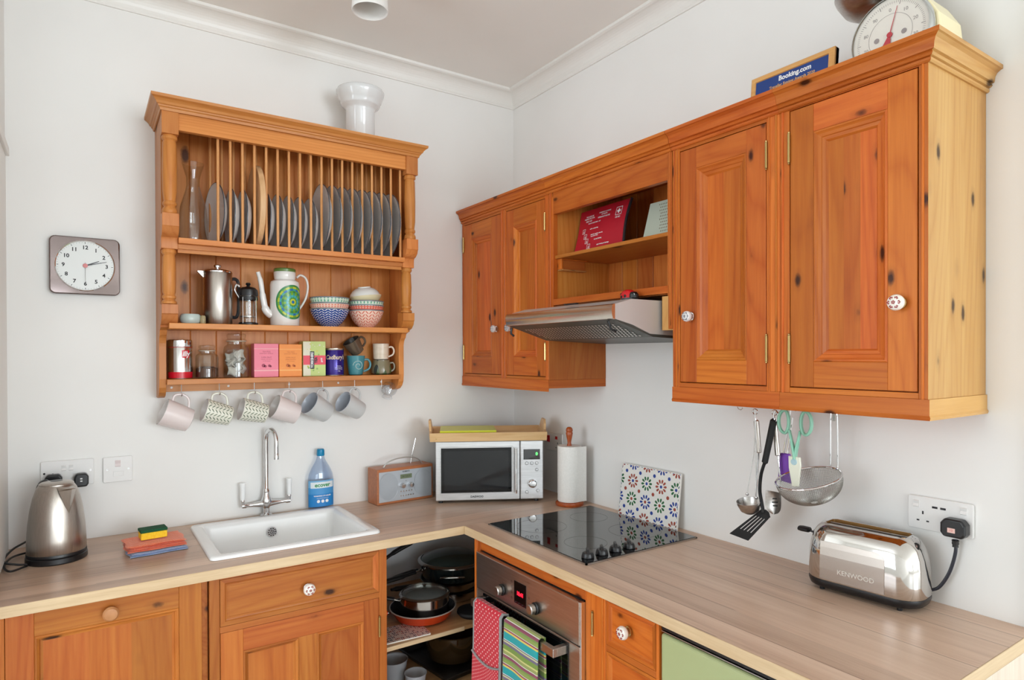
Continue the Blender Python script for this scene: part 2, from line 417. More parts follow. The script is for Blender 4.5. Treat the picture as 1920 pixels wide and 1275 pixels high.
def arc(c, r, a0, a1, n, plane='xz', ry=None):
    ry = ry or r; out = []
    for i in range(n + 1):
        a = a0 + (a1 - a0) * i / n; u, w = r * math.cos(a), ry * math.sin(a)
        out.append({'xz': (c[0] + u, c[1], c[2] + w), 'xy': (c[0] + u, c[1] + w, c[2]), 'yz': (c[0], c[1] + u, c[2] + w)}[plane])
    return out
def rrect(x0, x1, z0, z1, r, n=5):
    out = []
    for cx, cz, a in ((x1 - r, z1 - r, 0), (x0 + r, z1 - r, PI / 2), (x0 + r, z0 + r, PI), (x1 - r, z0 + r, 1.5 * PI)):
        for i in range(n + 1): out.append((cx + r * math.cos(a + PI / 2 * i / n), cz + r * math.sin(a + PI / 2 * i / n)))
    return out
def spline(pts, n=8):
    P = [Vector(p) for p in pts]; out = []
    for i in range(len(P) - 1):
        p0, p1, p2, p3 = P[max(i - 1, 0)], P[i], P[i + 1], P[min(i + 2, len(P) - 1)]
        for k in range(n):
            t = k / n
            out.append(.5 * ((2 * p1) + (-p0 + p2) * t + (2 * p0 - 5 * p1 + 4 * p2 - p3) * t * t + (-p0 + 3 * p1 - 3 * p2 + p3) * t ** 3))
    out.append(P[-1]); return [tuple(p) for p in out]
def axes(o, zdir, xdir, loc):
    z = Vector(zdir).normalized(); x = Vector(xdir); x = (x - z * x.dot(z)).normalized(); y = z.cross(x)
    o.matrix_world = Matrix(((x.x, y.x, z.x, loc[0]), (x.y, y.y, z.y, loc[1]), (x.z, y.z, z.z, loc[2]), (0, 0, 0, 1)))
FR = lambda x, z, y=0: (lambda a, b, c: (x + a, -abs(y) - c, z + b))   # text/flat shape facing -y

# ------------------------------------------------------------------ the room
struct(MB().box(XF - .2, 0, -.0, .15, 0, H, WALL).build('wall_back'))
struct(MB().box(0, .12, -2.045, .15, 0, H, WALL).build('wall_right'))
struct(MB().box(.12, XR, -2.045, -1.925, 0, H, WALL).build('wall_return'))
struct(MB().box(XL - .12, XL, -.64, 0, 0, H, WALL).build('wall_left'))
mb = MB()
for y0_, y1_, z0_, z1_ in ((-.7, 0, 0, H), (YR, -2.3, 0, H), (-2.3, -.7, 0, .6), (-2.3, -.7, 2.6, H)): mb.box(XF - .15, XF, y0_, y1_, z0_, z1_, WALL)
struct(mb.build('wall_far_left'))
struct(MB().box(XF - .015, XF + .01, -1.52, -1.48, .6, 2.6, TRIM).box(XF - .015, XF + .01, -2.3, -.7, 1.68, 1.72, TRIM).box(XF, XF + .1, -2.35, -.65, .57, .6, TRIM).build('window_4'))  # unseen bars and sill added around the left fill light
mb = MB()
xs = [XF - .15, WINS[0][0], WINS[0][1], WINS[1][0], WINS[1][1], XR + .15]
for a, b in ((0, 1), (2, 3), (4, 5)): mb.box(xs[a], xs[b], YR - .25, YR, 0, H, WALL)
for a, b in WINS: mb.box(a, b, YR - .25, YR, 0, WZ[0], WALL); mb.box(a, b, YR - .25, YR, WZ[1], H, WALL)
struct(mb.build('wall_rear'))
mb = MB(); mb.box(XR, XR + .2, YR, -6.0, 0, H, WALL); mb.box(XR, XR + .2, -4.0, -1.925, 0, H, WALL)
mb.box(XR, XR + .2, -6.0, -4.0, 0, .85, WALL); mb.box(XR, XR + .2, -6.0, -4.0, 2.55, H, WALL); struct(mb.build('wall_side'))
struct(MB().box(XF - .2, XR + .2, YR - .25, .15, -.1, 0, grained('floor_vinyl', (196, 193, 188), (210, 207, 203), (1, .3, 1), 30, .4)).build('floor'))
struct(MB().box(XF - .2, XR + .2, YR - .25, .15, H, H + .1, CEIL).build('ceiling'))
k = 0
for a, b in WINS:
    k += 1; mb = MB(); w = .05
    mb.box(a, b, YR - .1, YR - .04, WZ[0], WZ[0] + w, TRIM).box(a, b, YR - .1, YR - .04, WZ[1] - w, WZ[1], TRIM)
    mb.box(a, a + w, YR - .1, YR - .04, WZ[0], WZ[1], TRIM).box(b - w, b, YR - .1, YR - .04, WZ[0], WZ[1], TRIM)
    mb.box(a, b, YR - .015, YR + .01, 1.68, 1.72, TRIM).box((a + b) / 2 - .015, (a + b) / 2 + .015, YR - .015, YR + .01, WZ[0], WZ[1], TRIM)
    mb.box(a - .04, b + .04, YR, YR + .12, WZ[0] - .03, WZ[0], TRIM)
    struct(mb.build('window_%d' % k))
mb = MB(); mb.box(XR - .01, XR + .015, -5.02, -4.98, .85, 2.55, TRIM).box(XR - .01, XR + .015, -6.0, -4.0, 1.68, 1.72, TRIM).box(XR - .1, XR, -6.05, -3.95, .82, .85, TRIM)
struct(mb.build('window_3'))
# coved cornice
cz = 2.716
prof = [(0, cz), (.006, cz), (.006, cz + .006)] + [(.052 - .044 * math.cos(a), cz + .010 + .052 * math.sin(a)) for a in [i * PI / 2 / 8 for i in range(9)]] + [(.056, cz + .064), (.060, cz + .066), (.060, H), (0, H)]
struct(MB().path_sweep([(XL, -.64), (XL, 0), (0, 0), (0, -2.045), (XR, -2.045)], prof, TRIM, TRIM, 1).build('trim_1'))
struct(MB().box(-.014, .14, -2.062, -2.046, 0, 2.7, TRIM).build('trim_2', bevel=.002))
mb = MB(); mb.box(XL, XL + .010, -.62, -.115, .93, 2.135, TRIM); mb.box(XL, XL + .018, -.635, -.10, 2.135, 2.16, TRIM)
struct(mb.build('trim_3', bevel=.002))

# ------------------------------------------------------------------ worktop, sink, hob
LX, LY = laminate('x'), laminate('y')
WT = .91; FA = -.586; FB = -.6146; YE = -2.058
t = thing('kitchen_worktop', 'L-shaped pale oak-effect laminate worktop running along both walls', 'worktop', (-1.0, -.3, .88))
mb = MB(); sx0, sx1, sy0, sy1 = -1.405, -.925, -.475, -.085
for x0, x1, y0, y1 in ((XL + .001, sx0, FA + .003, -.001), (sx1, -.001, FA + .003, -.001), (sx0, sx1, sy1, -.001), (sx0, sx1, FA + .003, sy0)): mb.box(x0, x1, y0, y1, .8815, WT, LX, 0)
mb.build('sink_run_surface', t, org=t.location)
MB().box(FB + .003, -.001, YE + .003, FA + .0026, .8815, WT, LY, 0).build('hob_run_surface', t, org=t.location)
mb = MB(); mb.box(XL + .001, FB, FA, FA + .003, .8805, WT + .0002, EDGE).box(FB, FB + .003, YE, FA, .8805, WT + .0002, EDGE).box(FB, -.001, YE, YE + .003, .8805, WT + .0002, EDGE)
mb.build('front_edging', t, org=t.location, bevel=.0008, seg=1)
MB().box(FB + .03, -.001, YE, YE + .02, 0, .8805, grained('pale_oak_panel', (214, 196, 176), (228, 212, 194), (1, 1, .05), 80, .5)).build('end_panel', t, org=t.location)

t = thing('kitchen_sink', 'white ceramic rectangular inset sink below the hanging mugs', 'sink', (-1.165, -.28, .91))
t.rotation_euler = (0, 0, 0)
mb = MB(); X0, X1, Y0, Y1 = -1.435, -.895, -.505, -.055
def ringpts(d, z, r): return [(x, y, z) for x, y in rrect(X0 + d, X1 - d, Y0 + d, Y1 - d, r, 6)]
rings = [ringpts(0, .911, .02), ringpts(.001, .917, .02), ringpts(.005, .921, .018), ringpts(.03, .920, .02), ringpts(.036, .917, .02), ringpts(.041, .905, .022), ringpts(.046, .74, .03), ringpts(.062, .722, .03), ringpts(.15, .716, .05)]
vs = [p for r in rings for p in r]; n = len(rings[0])
fs = [(i * n + k, i * n + (k + 1) % n, (i + 1) * n + (k + 1) % n, (i + 1) * n + k) for i in range(len(rings) - 1) for k in range(n)] + [tuple(range((len(rings) - 1) * n, len(rings) * n))]
mb.add(vs, fs, CERAMIC, True); mb.build('basin', t, org=t.location, angle=60)
mb = MB(); oc = (-1.165, -.103, .866)
mb.lathe([(0, -.004), (.017, -.003), (.0185, 0), (.0185, .004)], CHROME, oc, 24, 'y')
for r_, n_ in ((0, 1), (.0065, 6), (.013, 10)):
    for i in range(n_):
        a = 2 * PI * i / n_; mb.disc((oc[0] + r_ * math.cos(a), oc[1] - .0045, oc[2] + r_ * math.sin(a)), .0021, 'y', MATTB, 8)
mb.build('overflow_grille', t, org=t.location)
MB().lathe([(0, .002), (.03, .003), (.035, 0)], CHROME, (-1.165, -.28, .717), 24).build('plug_hole', t, org=t.location)

t = thing('mixer_tap', 'chrome bridge mixer tap with swan neck and two white lever handles', 'tap', (-1.167, -.028, .911))
o_ = t.location
mb = MB(); mb.lathe([(0, 0), (.022, 0), (.022, .004), (.012, .012), (.011, .03), (.015, .036), (.02, .05), (.02, .06), (.014, .075), (.011, .09), (.013, .094), (.011, .1), (.0095, .104), (0, .104)], CHROME, (0, 0, 0), 24)
mb.lathe([(0, -.088), (.009, -.088), (.0095, -.075), (.0065, -.07), (.008, -.05), (.0125, -.02), (.017, 0), (.0125, .02), (.008, .05), (.0065, .07), (.0095, .075), (.009, .088), (0, .088)], CHROME, (0, 0, .048), 20, 'x')
mb.build('body', t)
pts = [(0, 0, .1), (0, 0, .2), (0, 0, .29)] + [(0, -.042 + .042 * math.cos(a), .29 + .042 * math.sin(a)) for a in [i * PI / 10 for i in range(1, 11)]] + [(0, -.084, .27), (0, -.084, .235)]
c_, s_ = math.cos(.21), math.sin(.21); pts = [(-p[1] * s_, p[1] * c_, p[2]) for p in pts]
mb = MB(); mb.tube(pts, [.0085] * 3 + [.0085] * 12, CHROME, 16); mb.lathe([(0, 0), (.0095, 0), (.0095, .02), (.0085, .022)], CHROME, (pts[-1][0], pts[-1][1], .225), 16)
mb.build('spout', t)
for s in (-1, 1):
    MB().lathe([(.006, .045), (.006, .062), (.0085, .066), (.007, .072), (0, .072)], CHROME, (s * .085, 0, 0), 16).build('handle_stem', t)
    l = MB().lathe([(0, .070), (.0075, .071), (.0095, .08), (.0095, .115), (.0115, .128), (.011, .134), (0, .135)], CERAMIC, (s * .085, 0, 0), 18).build('lever', t)
    l['label'] = 'white ceramic lever'

t = thing('ceramic_hob', 'black glass ceramic hob with steel edging and four black knobs', 'hob', (-.29, -.885, .91))
hx0, hx1, hy0, hy1 = -.536, -.052, -1.162, -.622
mb = MB(); mb.prism(rrect(hx0 + .003, hx1 - .003, hy0 + .003, hy1 - .003, .004, 3), 'z', .911, .916, BGLASS)
mb.build('glass_top', t, org=t.location)
mb = MB(); w = .006
for a in ((hx0, hx0 + w, hy0, hy1), (hx1 - w, hx1, hy0, hy1), (hx0, hx1, hy0, hy0 + w), (hx0, hx1, hy1 - w, hy1)): mb.box(*a, .9105, .9145, STEEL)
mb.build('steel_trim', t, org=t.location)
ringm = plain('hob_print', (58, 60, 62), .15)
for cx, cy, r in ((-.40, -.76, .09), (-.18, -.76, .07), (-.40, -1.0, .07), (-.17, -.99, .09)):
    MB().lathe([(r - .0012, .9162), (r, .9162)], ringm, (cx, cy, 0), 48).build('cooking_zone', t, org=t.location)
for i, (kx, ky) in enumerate(((-.496, -1.122), (-.44, -1.122), (-.384, -1.122), (-.326, -1.122))):
    mb = MB(); mb.lathe([(.0, .0), (.019, .0), (.0195, .003), (.0165, .013), (.015, .016), (0, .0165)], BLACK, (kx, ky, .9162), 24)
    mb.prism([(-.005, .014), (.005, .014), (.004, .026), (-.004, .026)], 'y', -.015, .015, BLACK)
    for q in range(len(mb.v) - 8, len(mb.v)):
        a = mb.v[q]; mb.v[q] = (kx + a[0] * .8 + a[1] * .6, ky - a[0] * .6 + a[1] * .8, .9162 + a[2])
    mb.build('knob', t, org=t.location, bevel=.001)

# ------------------------------------------------------------------ panel doors (local frame: a along x, front at y=0 facing -y, z up)
def knob_mesh(t, x, z, kind, y=0, s=1.0):
    """decorated ceramic knob on a metal rose"""
    mb = MB(); mb.lathe([(0, -.001), (.013, -.002), (.013, -.005), (.006, -.008), (.005, -.012)], {'red': BRASS}.get(kind, CHROME), (x, y, z), 20, 'y')
    base = {'red': (240, 234, 224), 'grey': (226, 224, 224), 'dark': (206, 204, 206), 'flower': (240, 236, 228)}[kind]
    spot = {'red': (150, 30, 40), 'grey': (92, 88, 104), 'dark': (60, 56, 72), 'flower': (150, 60, 50)}[kind]
    prof = [(.005, -.010), (.012, -.013), (.0175, -.019), (.0185, -.025), (.016, -.031), (.009, -.0345), (0, -.0355)]
    prof = [(r * s, yy * s) for r, yy in prof]
    mb.lathe(prof, plain('knob_%s' % kind, base, .12), (x, y, z), 24, 'y')
    pm = plain('knob_print_%s' % kind, spot, .2)
    for i in range(-1, 6):
        a = 2 * PI * i / 6; r = 0 if i < 0 else .0105 * s
        yy = y - (.0364 if i < 0 else .0345) * s
        for k in range(5):
            b = 2 * PI * k / 5 + a; mb.disc((x + r * math.cos(a) + .0026 * math.cos(b), yy, z + r * math.sin(a) + .0026 * math.sin(b)), .0017 * s, 'y', pm, 7)
    return mb.build('knob', t)
def hinge(t, x, z, h=.062, y=0):
    mb = MB(); mb.lathe([(0, -h / 2), (.0038, -h / 2), (.0038, h / 2), (0, h / 2)], BRASS, (x, y - .003, z), 10)
    mb.lathe([(0, h / 2), (.0025, h / 2 + .001), (.003, h / 2 + .004), (0, h / 2 + .006)], BRASS, (x, y - .003, z), 8)
    mb.lathe([(0, -h / 2 - .006), (.003, -h / 2 - .004), (.0025, -h / 2 - .001), (0, -h / 2)], BRASS, (x, y - .003, z), 8)
    return mb.build('hinge', t)
def panel_door(t, x0, x1, z0, z1, sl, sr, rt, rb, wood, name='door', th=.022, depth=.0155, boards=2, mid=None, mw=.028, seed=0, y=0, bar=.0):
    V, Hm = pine(wood, 'z'), pine(wood, 'x'); mb = MB(); mb.seed = seed
    mb.box(x0, x0 + sl, y, y + th, z0, z1, V); mb.box(x1 - sr, x1, y, y + th, z0, z1, V)
    mb.box(x0 + sl, x1 - sr, y + .0003, y + th, z1 - rt, z1, Hm); mb.box(x0 + sl, x1 - sr, y + .0003, y + th, z0, z0 + rb, Hm)
    cells = [(x0 + sl, x1 - sr)]
    if mid:
        m0, m1 = mid; mb.box(m0, m1, y + .0003, y + th, z0 + rb, z1 - rt, V); cells = [(x0 + sl, m0), (m1, x1 - sr)]
    o = mb.build(name, t, bevel=.0012, seg=2)
    for a, b in cells:
        pm = MB(); pm.seed = seed + 3.3
        pr = [(0, .0), (.0, -.0)] ; pr = [(0, .0006), (.002, -.0012), (.005, -.0012), (.007, .001), (.010, .0035), (mw * .55, .006), (mw * .6, .0085), (mw * .85, .010), (mw, depth)]
        pr = [(d, y + q) for d, q in pr]
        pm.rect_sweep(a, b, z0 + rb, z1 - rt, pr, Hm, V)
        w = (b - a - 2 * mw + .004) / boards
        for k in range(boards): pm.box(a + mw - .002 + k * w, a + mw - .002 + (k + 1) * w, y + depth - .0004, y + th - .001, z0 + rb + mw - .002, z1 - rt - mw + .002, V)
        pm.build('door_panel', o if False else o)
    return o

# ------------------------------------------------------------------ wall cabinets along the right wall (local x = -world y, front facing -y)
FX = -.289; D = .288
CZ = [1.384, 1.428, 1.44, 2.118, 2.133, 2.183]
crown_prof = [(0, 2.128), (.004, 2.128), (.007, 2.131), (.007, 2.136), (.005, 2.138), (.010, 2.139), (.013, 2.143), (.011, 2.147), (.016, 2.148), (.017, 2.151), (.018, 2.160), (.022, 2.168), (.029, 2.173), (.033, 2.174), (.033, 2.183), (0, 2.183)]
def cab_root(name, label, y_world, zbase=1.384):
    return thing(name, label, 'cabinet', (FX, y_world, zbase), -PI / 2)
def cab_build(mb, name, t, y_world, zbase=1.384, **kw): return mb.build(name, t, org=(-y_world, 0, zbase), **kw)
CV, CH, CY = pine('cabinet', 'z'), pine('cabinet', 'x'), pine('cabinet', 'y')
SV, SH = pine('pale', 'z'), pine('pale', 'y')
def shift_children(t, y_world, zbase=1.384):
    for c in t.children:
        if not c.get('_s'): pass
def carcass(t, x0, x1, y_world, right_end=False, left_end=False, path=None, zb=1.384, rail_joint=True, sidemat=None):
    sm = sidemat or (SV if right_end else pine('recess', 'z')); y = y_world
    mb = MB(); mb.seed = x0 * 9
    mb.box(x0, x0 + .018, .0, D, zb + .044, 2.16, sm); mb.box(x1 - .018, x1, .0, D, zb + .044, 2.16, sm)
    mb.box(x0 + .018, x1 - .018, .02, D, zb + .044, zb + .06, CY); mb.box(x0 + .018, x1 - .018, .02, D, 2.13, 2.15, CY); mb.box(x0 + .018, x1 - .018, D - .008, D, zb + .06, 2.13, CV)
    cab_build(mb, 'carcass', t, y, zb, bevel=.0008)
    mb = MB(); mb.seed = x0 * 5
    mb.path_sweep(path, crown_prof, CH, pine('pale', 'y') if right_end else pine('cabinet', 'y'))
    mb.box(x0 + .0, x1 - .0, .004, D - .002, 2.165, 2.179, CY)
    cab_build(mb, 'crown_moulding', t, y, zb)
    sk = [(0, zb), (.004, zb), (.006, zb + .006), (.003, zb + .010), (.003, zb + .044), (0, zb + .044)]
    mb = MB(); mb.seed = x0 * 3
    mb.path_sweep(path, sk, CH, pine('pale', 'y') if right_end else pine('cabinet', 'y')); mb.box(x0 + .001, x1 - .001, .001, D, zb + .012, zb + .0435, CY)
    cab_build(mb, 'light_pelmet', t, y, zb)
def face_frame(t, y, stiles, x0, x1, zb=1.384, zt=2.13, zlo=1.428, rails=None, beads=()):
    mb = MB(); mb.seed = x0 * 7 + 1
    for a, b in stiles: mb.box(a, b, -.0005, .02, zlo, 2.14, CV)
    for (a, b, z0, z1) in rails: mb.box(a, b, .0, .02, z0, z1, CH)
    for bx in beads: mb.lathe([(.003, zlo), (.003, 2.13)], CV, (bx, -.0005, 0), 10)
    return cab_build(mb, 'face_frame', t, y, zb, bevel=.001)

# unit 1: pair of doors at the corner
y0 = -.004; t = cab_root('wall_cabinet', 'pine wall cabinet with two narrow doors, nearest the room corner left of the hood', y0)
carcass(t, .004, .660, y0, path=[(.004, 0), (.660, 0)])
face_frame(t, y0, [(.004, .018), (.330, .370), (.640, .6593)], .004, .66, rails=[(.018, .64, 1.428, 1.439), (.018, .64, 2.118, 2.14)], beads=(.340, .360))
for (a, b, sl, sr, kx, kk, hx, lab) in ((.0195, .328, .066, .072, .300, 'grey', .017, 1), (.372, .638, .052, .055, .408, 'dark', .640, 2)):
    g0 = len(t.children)
    d = panel_door(t, a, b, 1.4415, 2.116, sl, sr, .068, .074, 'cabinet', seed=lab * 4.1)
    kn = knob_mesh(d, kx, 1.634, kk, s=.85); h1 = hinge(d, hx, 2.028); h2 = hinge(d, hx, 1.536)
    d.location = (-.004, 0, -1.384)
# unit 2: open shelf above the hood
y0 = -.660; t = cab_root('open_shelf_unit', 'open pine wall unit with one shelf above the cooker hood, between the door cabinets', y0, 1.692)
a0, a1 = .6605, 1.2685
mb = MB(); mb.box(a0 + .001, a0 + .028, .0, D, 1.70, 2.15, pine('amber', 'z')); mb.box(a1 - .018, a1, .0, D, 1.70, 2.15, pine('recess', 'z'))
mb.box(a0 + .028, a1 - .018, .02, D, 1.706, 1.722, pine('recess', 'x')); mb.box(a0 + .028, a1 - .018, .02, D, 2.13, 2.15, CY)
cab_build(mb, 'carcass', t, y0, 1.692)
mb = MB(); mb.seed = 17
nb = 7; bw = (a1 - a0 - .046) / nb
for k in range(nb):
    q0 = a0 + .028 + k * bw; mb.prism([(q0 + .0008, D), (q0 + .0008, D - .010), (q0 + .004, D - .013), (q0 + bw - .004, D - .013), (q0 + bw - .0008, D - .010), (q0 + bw - .0008, D)], 'z', 1.71, 2.14, pine('recess', 'z'))
cab_build(mb, 'boarded_back', t, y0, 1.692)
mb = MB(); mb.seed = 4; mb.box(a0 + .001, a0 + .029, -.0005, .02, 1.692, 2.14, CV).box(a1 - .016, a1, -.0005, .02, 1.60, 2.14, CV).box(a0 + .029, a1 - .016, 0, .02, 2.047, 2.14, CH).box(a0 + .029, a1 - .016, 0, .02, 1.708, 1.731, CH)
mb.lathe([(.003, 1.70), (.003, 2.13)], CV, (a0 + .012, -.0005, 0), 10); mb.lathe([(.003, 1.61), (.003, 2.13)], CV, (a1 - .008, -.0005, 0), 10)
mb.box(a1 - .045, a1 - .002, .004, .03, 1.597, 1.70, pine('pale', 'z'))
cab_build(mb, 'face_frame', t, y0, 1.692, bevel=.001)
mb = MB(); mb.path_sweep([(a0, 0), (a1, 0)], crown_prof, CH); mb.box(a0, a1, .004, D - .002, 2.165, 2.179, CY); cab_build(mb, 'crown_moulding', t, y0, 1.692)
cab_build(MB().box(a0 + .029, a1 - .018, .008, D - .014, 1.882, 1.894, pine('recess', 'x')), 'shelf', t, y0, 1.692, bevel=.001)
mb = MB(); mb.box(a0 + .029, a0 + .050, .026, .136, 1.842, 1.879, pine('recess', 'y')).box(a0 + .029, a0 + .056, .018, .142, 1.8775, 1.8818, pine('cabinet', 'y')).box(a0 + .029, a0 + .056, .022, .139, 1.838, 1.8425, pine('pale', 'y')).box(a0 + .029, a0 + .054, .018, .026, 1.842, 1.879, pine('cabinet', 'z'))
cab_build(mb, 'shelf_support', t, y0, 1.692, bevel=.001)
# units 3 and 4
y0 = -1.270; t = cab_root('wall_cabinet', 'pine wall cabinet with one door and grey patterned knob, right of the cooker hood', y0)
carcass(t, 1.270, 1.622, y0, path=[(1.270, 0), (1.622, 0)])
face_frame(t, y0, [(1.2705, 1.297), (1.584, 1.622)], 1.27, 1.622, rails=[(1.297, 1.584, 1.428, 1.441), (1.297, 1.584, 2.119, 2.14)], beads=(1.278, 1.290, 1.592, 1.612))
d = panel_door(t, 1.299, 1.582, 1.4435, 2.117, .058, .058, .060, .064, 'cabinet', seed=12.7, mw=.03); knob_mesh(d, 1.340, 1.633, 'grey', s=.85); hinge(d, 1.585, 2.033, .066); hinge(d, 1.585, 1.538, .066); d.location = (-1.27, 0, -1.384)
y0 = -1.622; t = cab_root('wall_cabinet', 'pine wall cabinet at the right end with red flowered knob and pale knotty side', y0)
carcass(t, 1.6225, 1.962, y0, right_end=True, path=[(1.6225, 0), (1.962, 0), (1.962, D)])
face_frame(t, y0, [(1.6225, 1.648), (1.943, 1.9613)], 1.6225, 1.962, rails=[(1.648, 1.943, 1.428, 1.441), (1.648, 1.943, 2.127, 2.14)], beads=(1.630, 1.951))
d = panel_door(t, 1.650, 1.9405, 1.4435, 2.1245, .060, .060, .066, .062, 'cabinet', seed=23.9, mw=.030, boards=3); knob_mesh(d, 1.908, 1.633, 'red', s=.95); hinge(d, 1.648, 2.034, .072); hinge(d, 1.648, 1.537, .066); d.location = (-1.622, 0, -1.384)
# cup hooks under the cabinets
def under_hook(yw, xw, lab, ztop=1.396):
    mb = MB(); mb.tube([(0, 0, 0), (0, 0, -.010)] + arc((0, -.008, -.018), .0085, PI * .5, -PI * .9, 12, 'yz'), .0013, CHROME, 6)
    return tag(mb.build('cup_hook'), lab, 'hook', 'hooks under the wall cabinets', (xw, yw, ztop))

# ------------------------------------------------------------------ cooker hood
t = thing('cooker_hood', 'slim chrome cooker hood with pierced grey filter under the open pine unit', 'cooker hood', (-.25, -.94, 1.58))
O = t.location; hy0, hy1 = -1.215, -.668
side = [(-.003, 1.575), (-.003, 1.688), (-.405, 1.688), (-.476, 1.669), (-.480, 1.63), (-.40, 1.612), (-.36, 1.598), (-.325, 1.586)]
MB().prism(side, 'y', hy0, hy1, plain('hood_steel', (198, 197, 195), .42, .35)).build('body', t, org=O)
mb = MB(); pr = [(-.476, 1.671), (-.484, 1.668), (-.487, 1.655), (-.486, 1.640), (-.482, 1.628), (-.474, 1.626), (-.474, 1.671)]
mb.prism(pr, 'y', hy0 - .004, hy1 + .004, plain('rail_chrome', (222, 216, 206), .2, 1), True); mb.build('front_rail', t, org=O, angle=50)
mb = MB(); mb.box(-.490, -.4865, -.955, -.925, 1.664, 1.668, BLACK); mb.text('ELICA', .012, INK, lambda a, b, c: (-.4875, -.86 - a, 1.660 + b)) if False else None
mb.build('brand_mark', t, org=O) if False else None
gd = plain('hood_underside', (66, 69, 64), .4)
mb = MB(); mb.prism([(-.478, 1.627), (-.470, 1.630), (-.30, 1.586), (-.02, 1.572), (-.02, 1.566), (-.31, 1.577)], 'y', hy0 + .004, hy1 - .004, gd); mb.build('visor', t, org=O)
mb = MB(); slotm = plain('filter_metal', (205, 203, 198), .3, .6)
for i in range(8):
    for j in range(30):
        u = .024 + i * .0168; yy = hy1 - .05 - j * .0155 - (i % 2) * .0075
        x = -.455 + u * .88; z = 1.6262 - (x + .478) * .2976 + .0005
        mb.add([(x - .0075, yy - .003, z + .0014 - .0008), (x - .002, yy - .0065, z - .0007), (x + .0075, yy + .003, z - .0035), (x + .002, yy + .0065, z - .0018)], [(0, 1, 2, 3)], slotm)
f = mb.build('grease_filter', t, org=O, recalc=False); f['kind'] = 'stuff'
mb = MB(); mb.tube([(-.47, hy0 + .03, 1.622), (-.46, hy0 + .03, 1.600), (-.44, hy0 + .03, 1.592)], .004, BLACK, 8); mb.build('visor_catch', t, org=O)
mb = MB(); mb.tube([(-.47, hy1 - .01, 1.62), (-.472, hy1 - .01, 1.600), (-.46, hy1 - .01, 1.592)], .004, BLACK, 8); mb.build('visor_catch', t, org=O)
mb = MB(); mb.box(-.456, -.444, -1.02, -.96, 1.684, 1.688, BLACK); mb.build('switch_bar', t, org=O)

# ------------------------------------------------------------------ base units, wall A (local frame: world x, front y=-.566)
BV, BH, BY = pine('base', 'z'), pine('base', 'x'), pine('base', 'y')
BF = -.566
t = thing('base_cabinet', 'pine base cabinet door with round wooden knob, under the kettle end of the worktop', 'cabinet', (-1.68, BF, 0))
mb = MB(); mb.box(-1.946, -1.45, .02, .55, .1, .878, BY); [0]
for q in range(len(mb.v)): mb.v[q] = (mb.v[q][0], mb.v[q][1] + BF, mb.v[q][2])
mb.build('carcass', t, org=t.location)
mb = MB()
for a, b in ((-1.946, -1.912), (-1.448, -1.421)): mb.box(a, b, BF, BF + .02, .1, .879, BV)
mb.box(-1.946, -1.421, BF + .03, BF + .05, 0, .1, BH)
mb.build('face_frame', t, org=t.location, bevel=.001)
d = panel_door(t, -1.911 + 1.68, -1.468 + 1.68, .11, .8785, .058, .058, .064, .09, 'base', seed=5.5, boards=3, depth=.010, mw=.02)
kb = MB(); kb.lathe([(0, -.001), (.014, -.002), (.0105, -.008), (.013, -.012), (.0185, -.018), (.019, -.024), (.015, -.029), (0, -.031)], grained('turned_beech', (170, 112, 66), (190, 132, 84), (1, 1, 1), 50, .4), (-1.689 + 1.68, 0, .842), 24, 'y'); kb.build('knob', d)
t = thing('sink_cabinet', 'pine sink cabinet with a drawer and flowered ceramic knob above panelled door', 'cabinet', (-1.17, BF, 0))
mb = MB(); mb.box(-1.4205, -.905, BF + .02, -.012, .1, .66, BY); mb.box(-1.4205, -1.41, BF + .02, -.012, .66, .878, BY); mb.box(-.915, -.905, BF + .02, -.012, .66, .878, pine('base', 'z')); mb.build('carcass', t, org=t.location)
mb = MB()
for a, b in ((-1.4205, -1.420), (-.931, -.904)): mb.box(a - .0, b, BF, BF + .02, .1, .879, BV)
mb.box(-1.42, -.931, BF, BF + .02, .715, .733, BH).box(-1.42, -.931, BF, BF + .02, .872, .879, BH).box(-1.42, -.905, BF + .03, BF + .05, 0, .1, BH)
mb.build('face_frame', t, org=t.location, bevel=.001)
c = 1.17
dr = MB(); dr.seed = 3.1; dr.box(-1.419 + c, -.932 + c, .004, .02, .734, .871, BH); dr.rect_sweep(-1.419 + c, -.932 + c, .734, .871, [(0, .004), (.0, .0), (.012, .0), (.015, .003), (.018, .0035), (.020, .006), (.024, .0035)], BH, BV)
dro = dr.build('drawer', t); knob_mesh(dro, -1.167 + c, .797, 'flower', .004)
d = panel_door(t, -1.419 + c, -.932 + c, .11, .714, .062, .052, .066, .09, 'base', seed=9.2, boards=1, depth=.010, mid=(-1.195 + c, -1.138 + c), mw=.018)
hinge(d, -.931 + c, .62)

# corner shelves
t = thing('corner_shelf_unit', 'open corner base unit with two wooden shelves holding pots and pans', 'shelves', (-.75, BF, 0))
SHELF = grained('shelf_board', (176, 130, 84), (196, 150, 102), (.06, 1, 1), 50, .45)
GREYW = paint('cupboard_white', (238, 240, 242))
for z in (.5215, .30):
    mb = MB(); mb.box(-.904, -.02, BF + .012, -.012, z, z + .013, SHELF); mb.box(-.904, -.60, BF + .008, BF + .012, z - .0005, z + .0135, EDGE)
    mb.build('shelf', t, org=t.location)
MB().box(-.904, -.02, -.012, -.001, .08, .879, GREYW).build('back_board', t, org=t.location)
MB().box(-.904, -.60, BF + .03, BF + .045, 0, .08, BH).build('plinth', t, org=t.location)

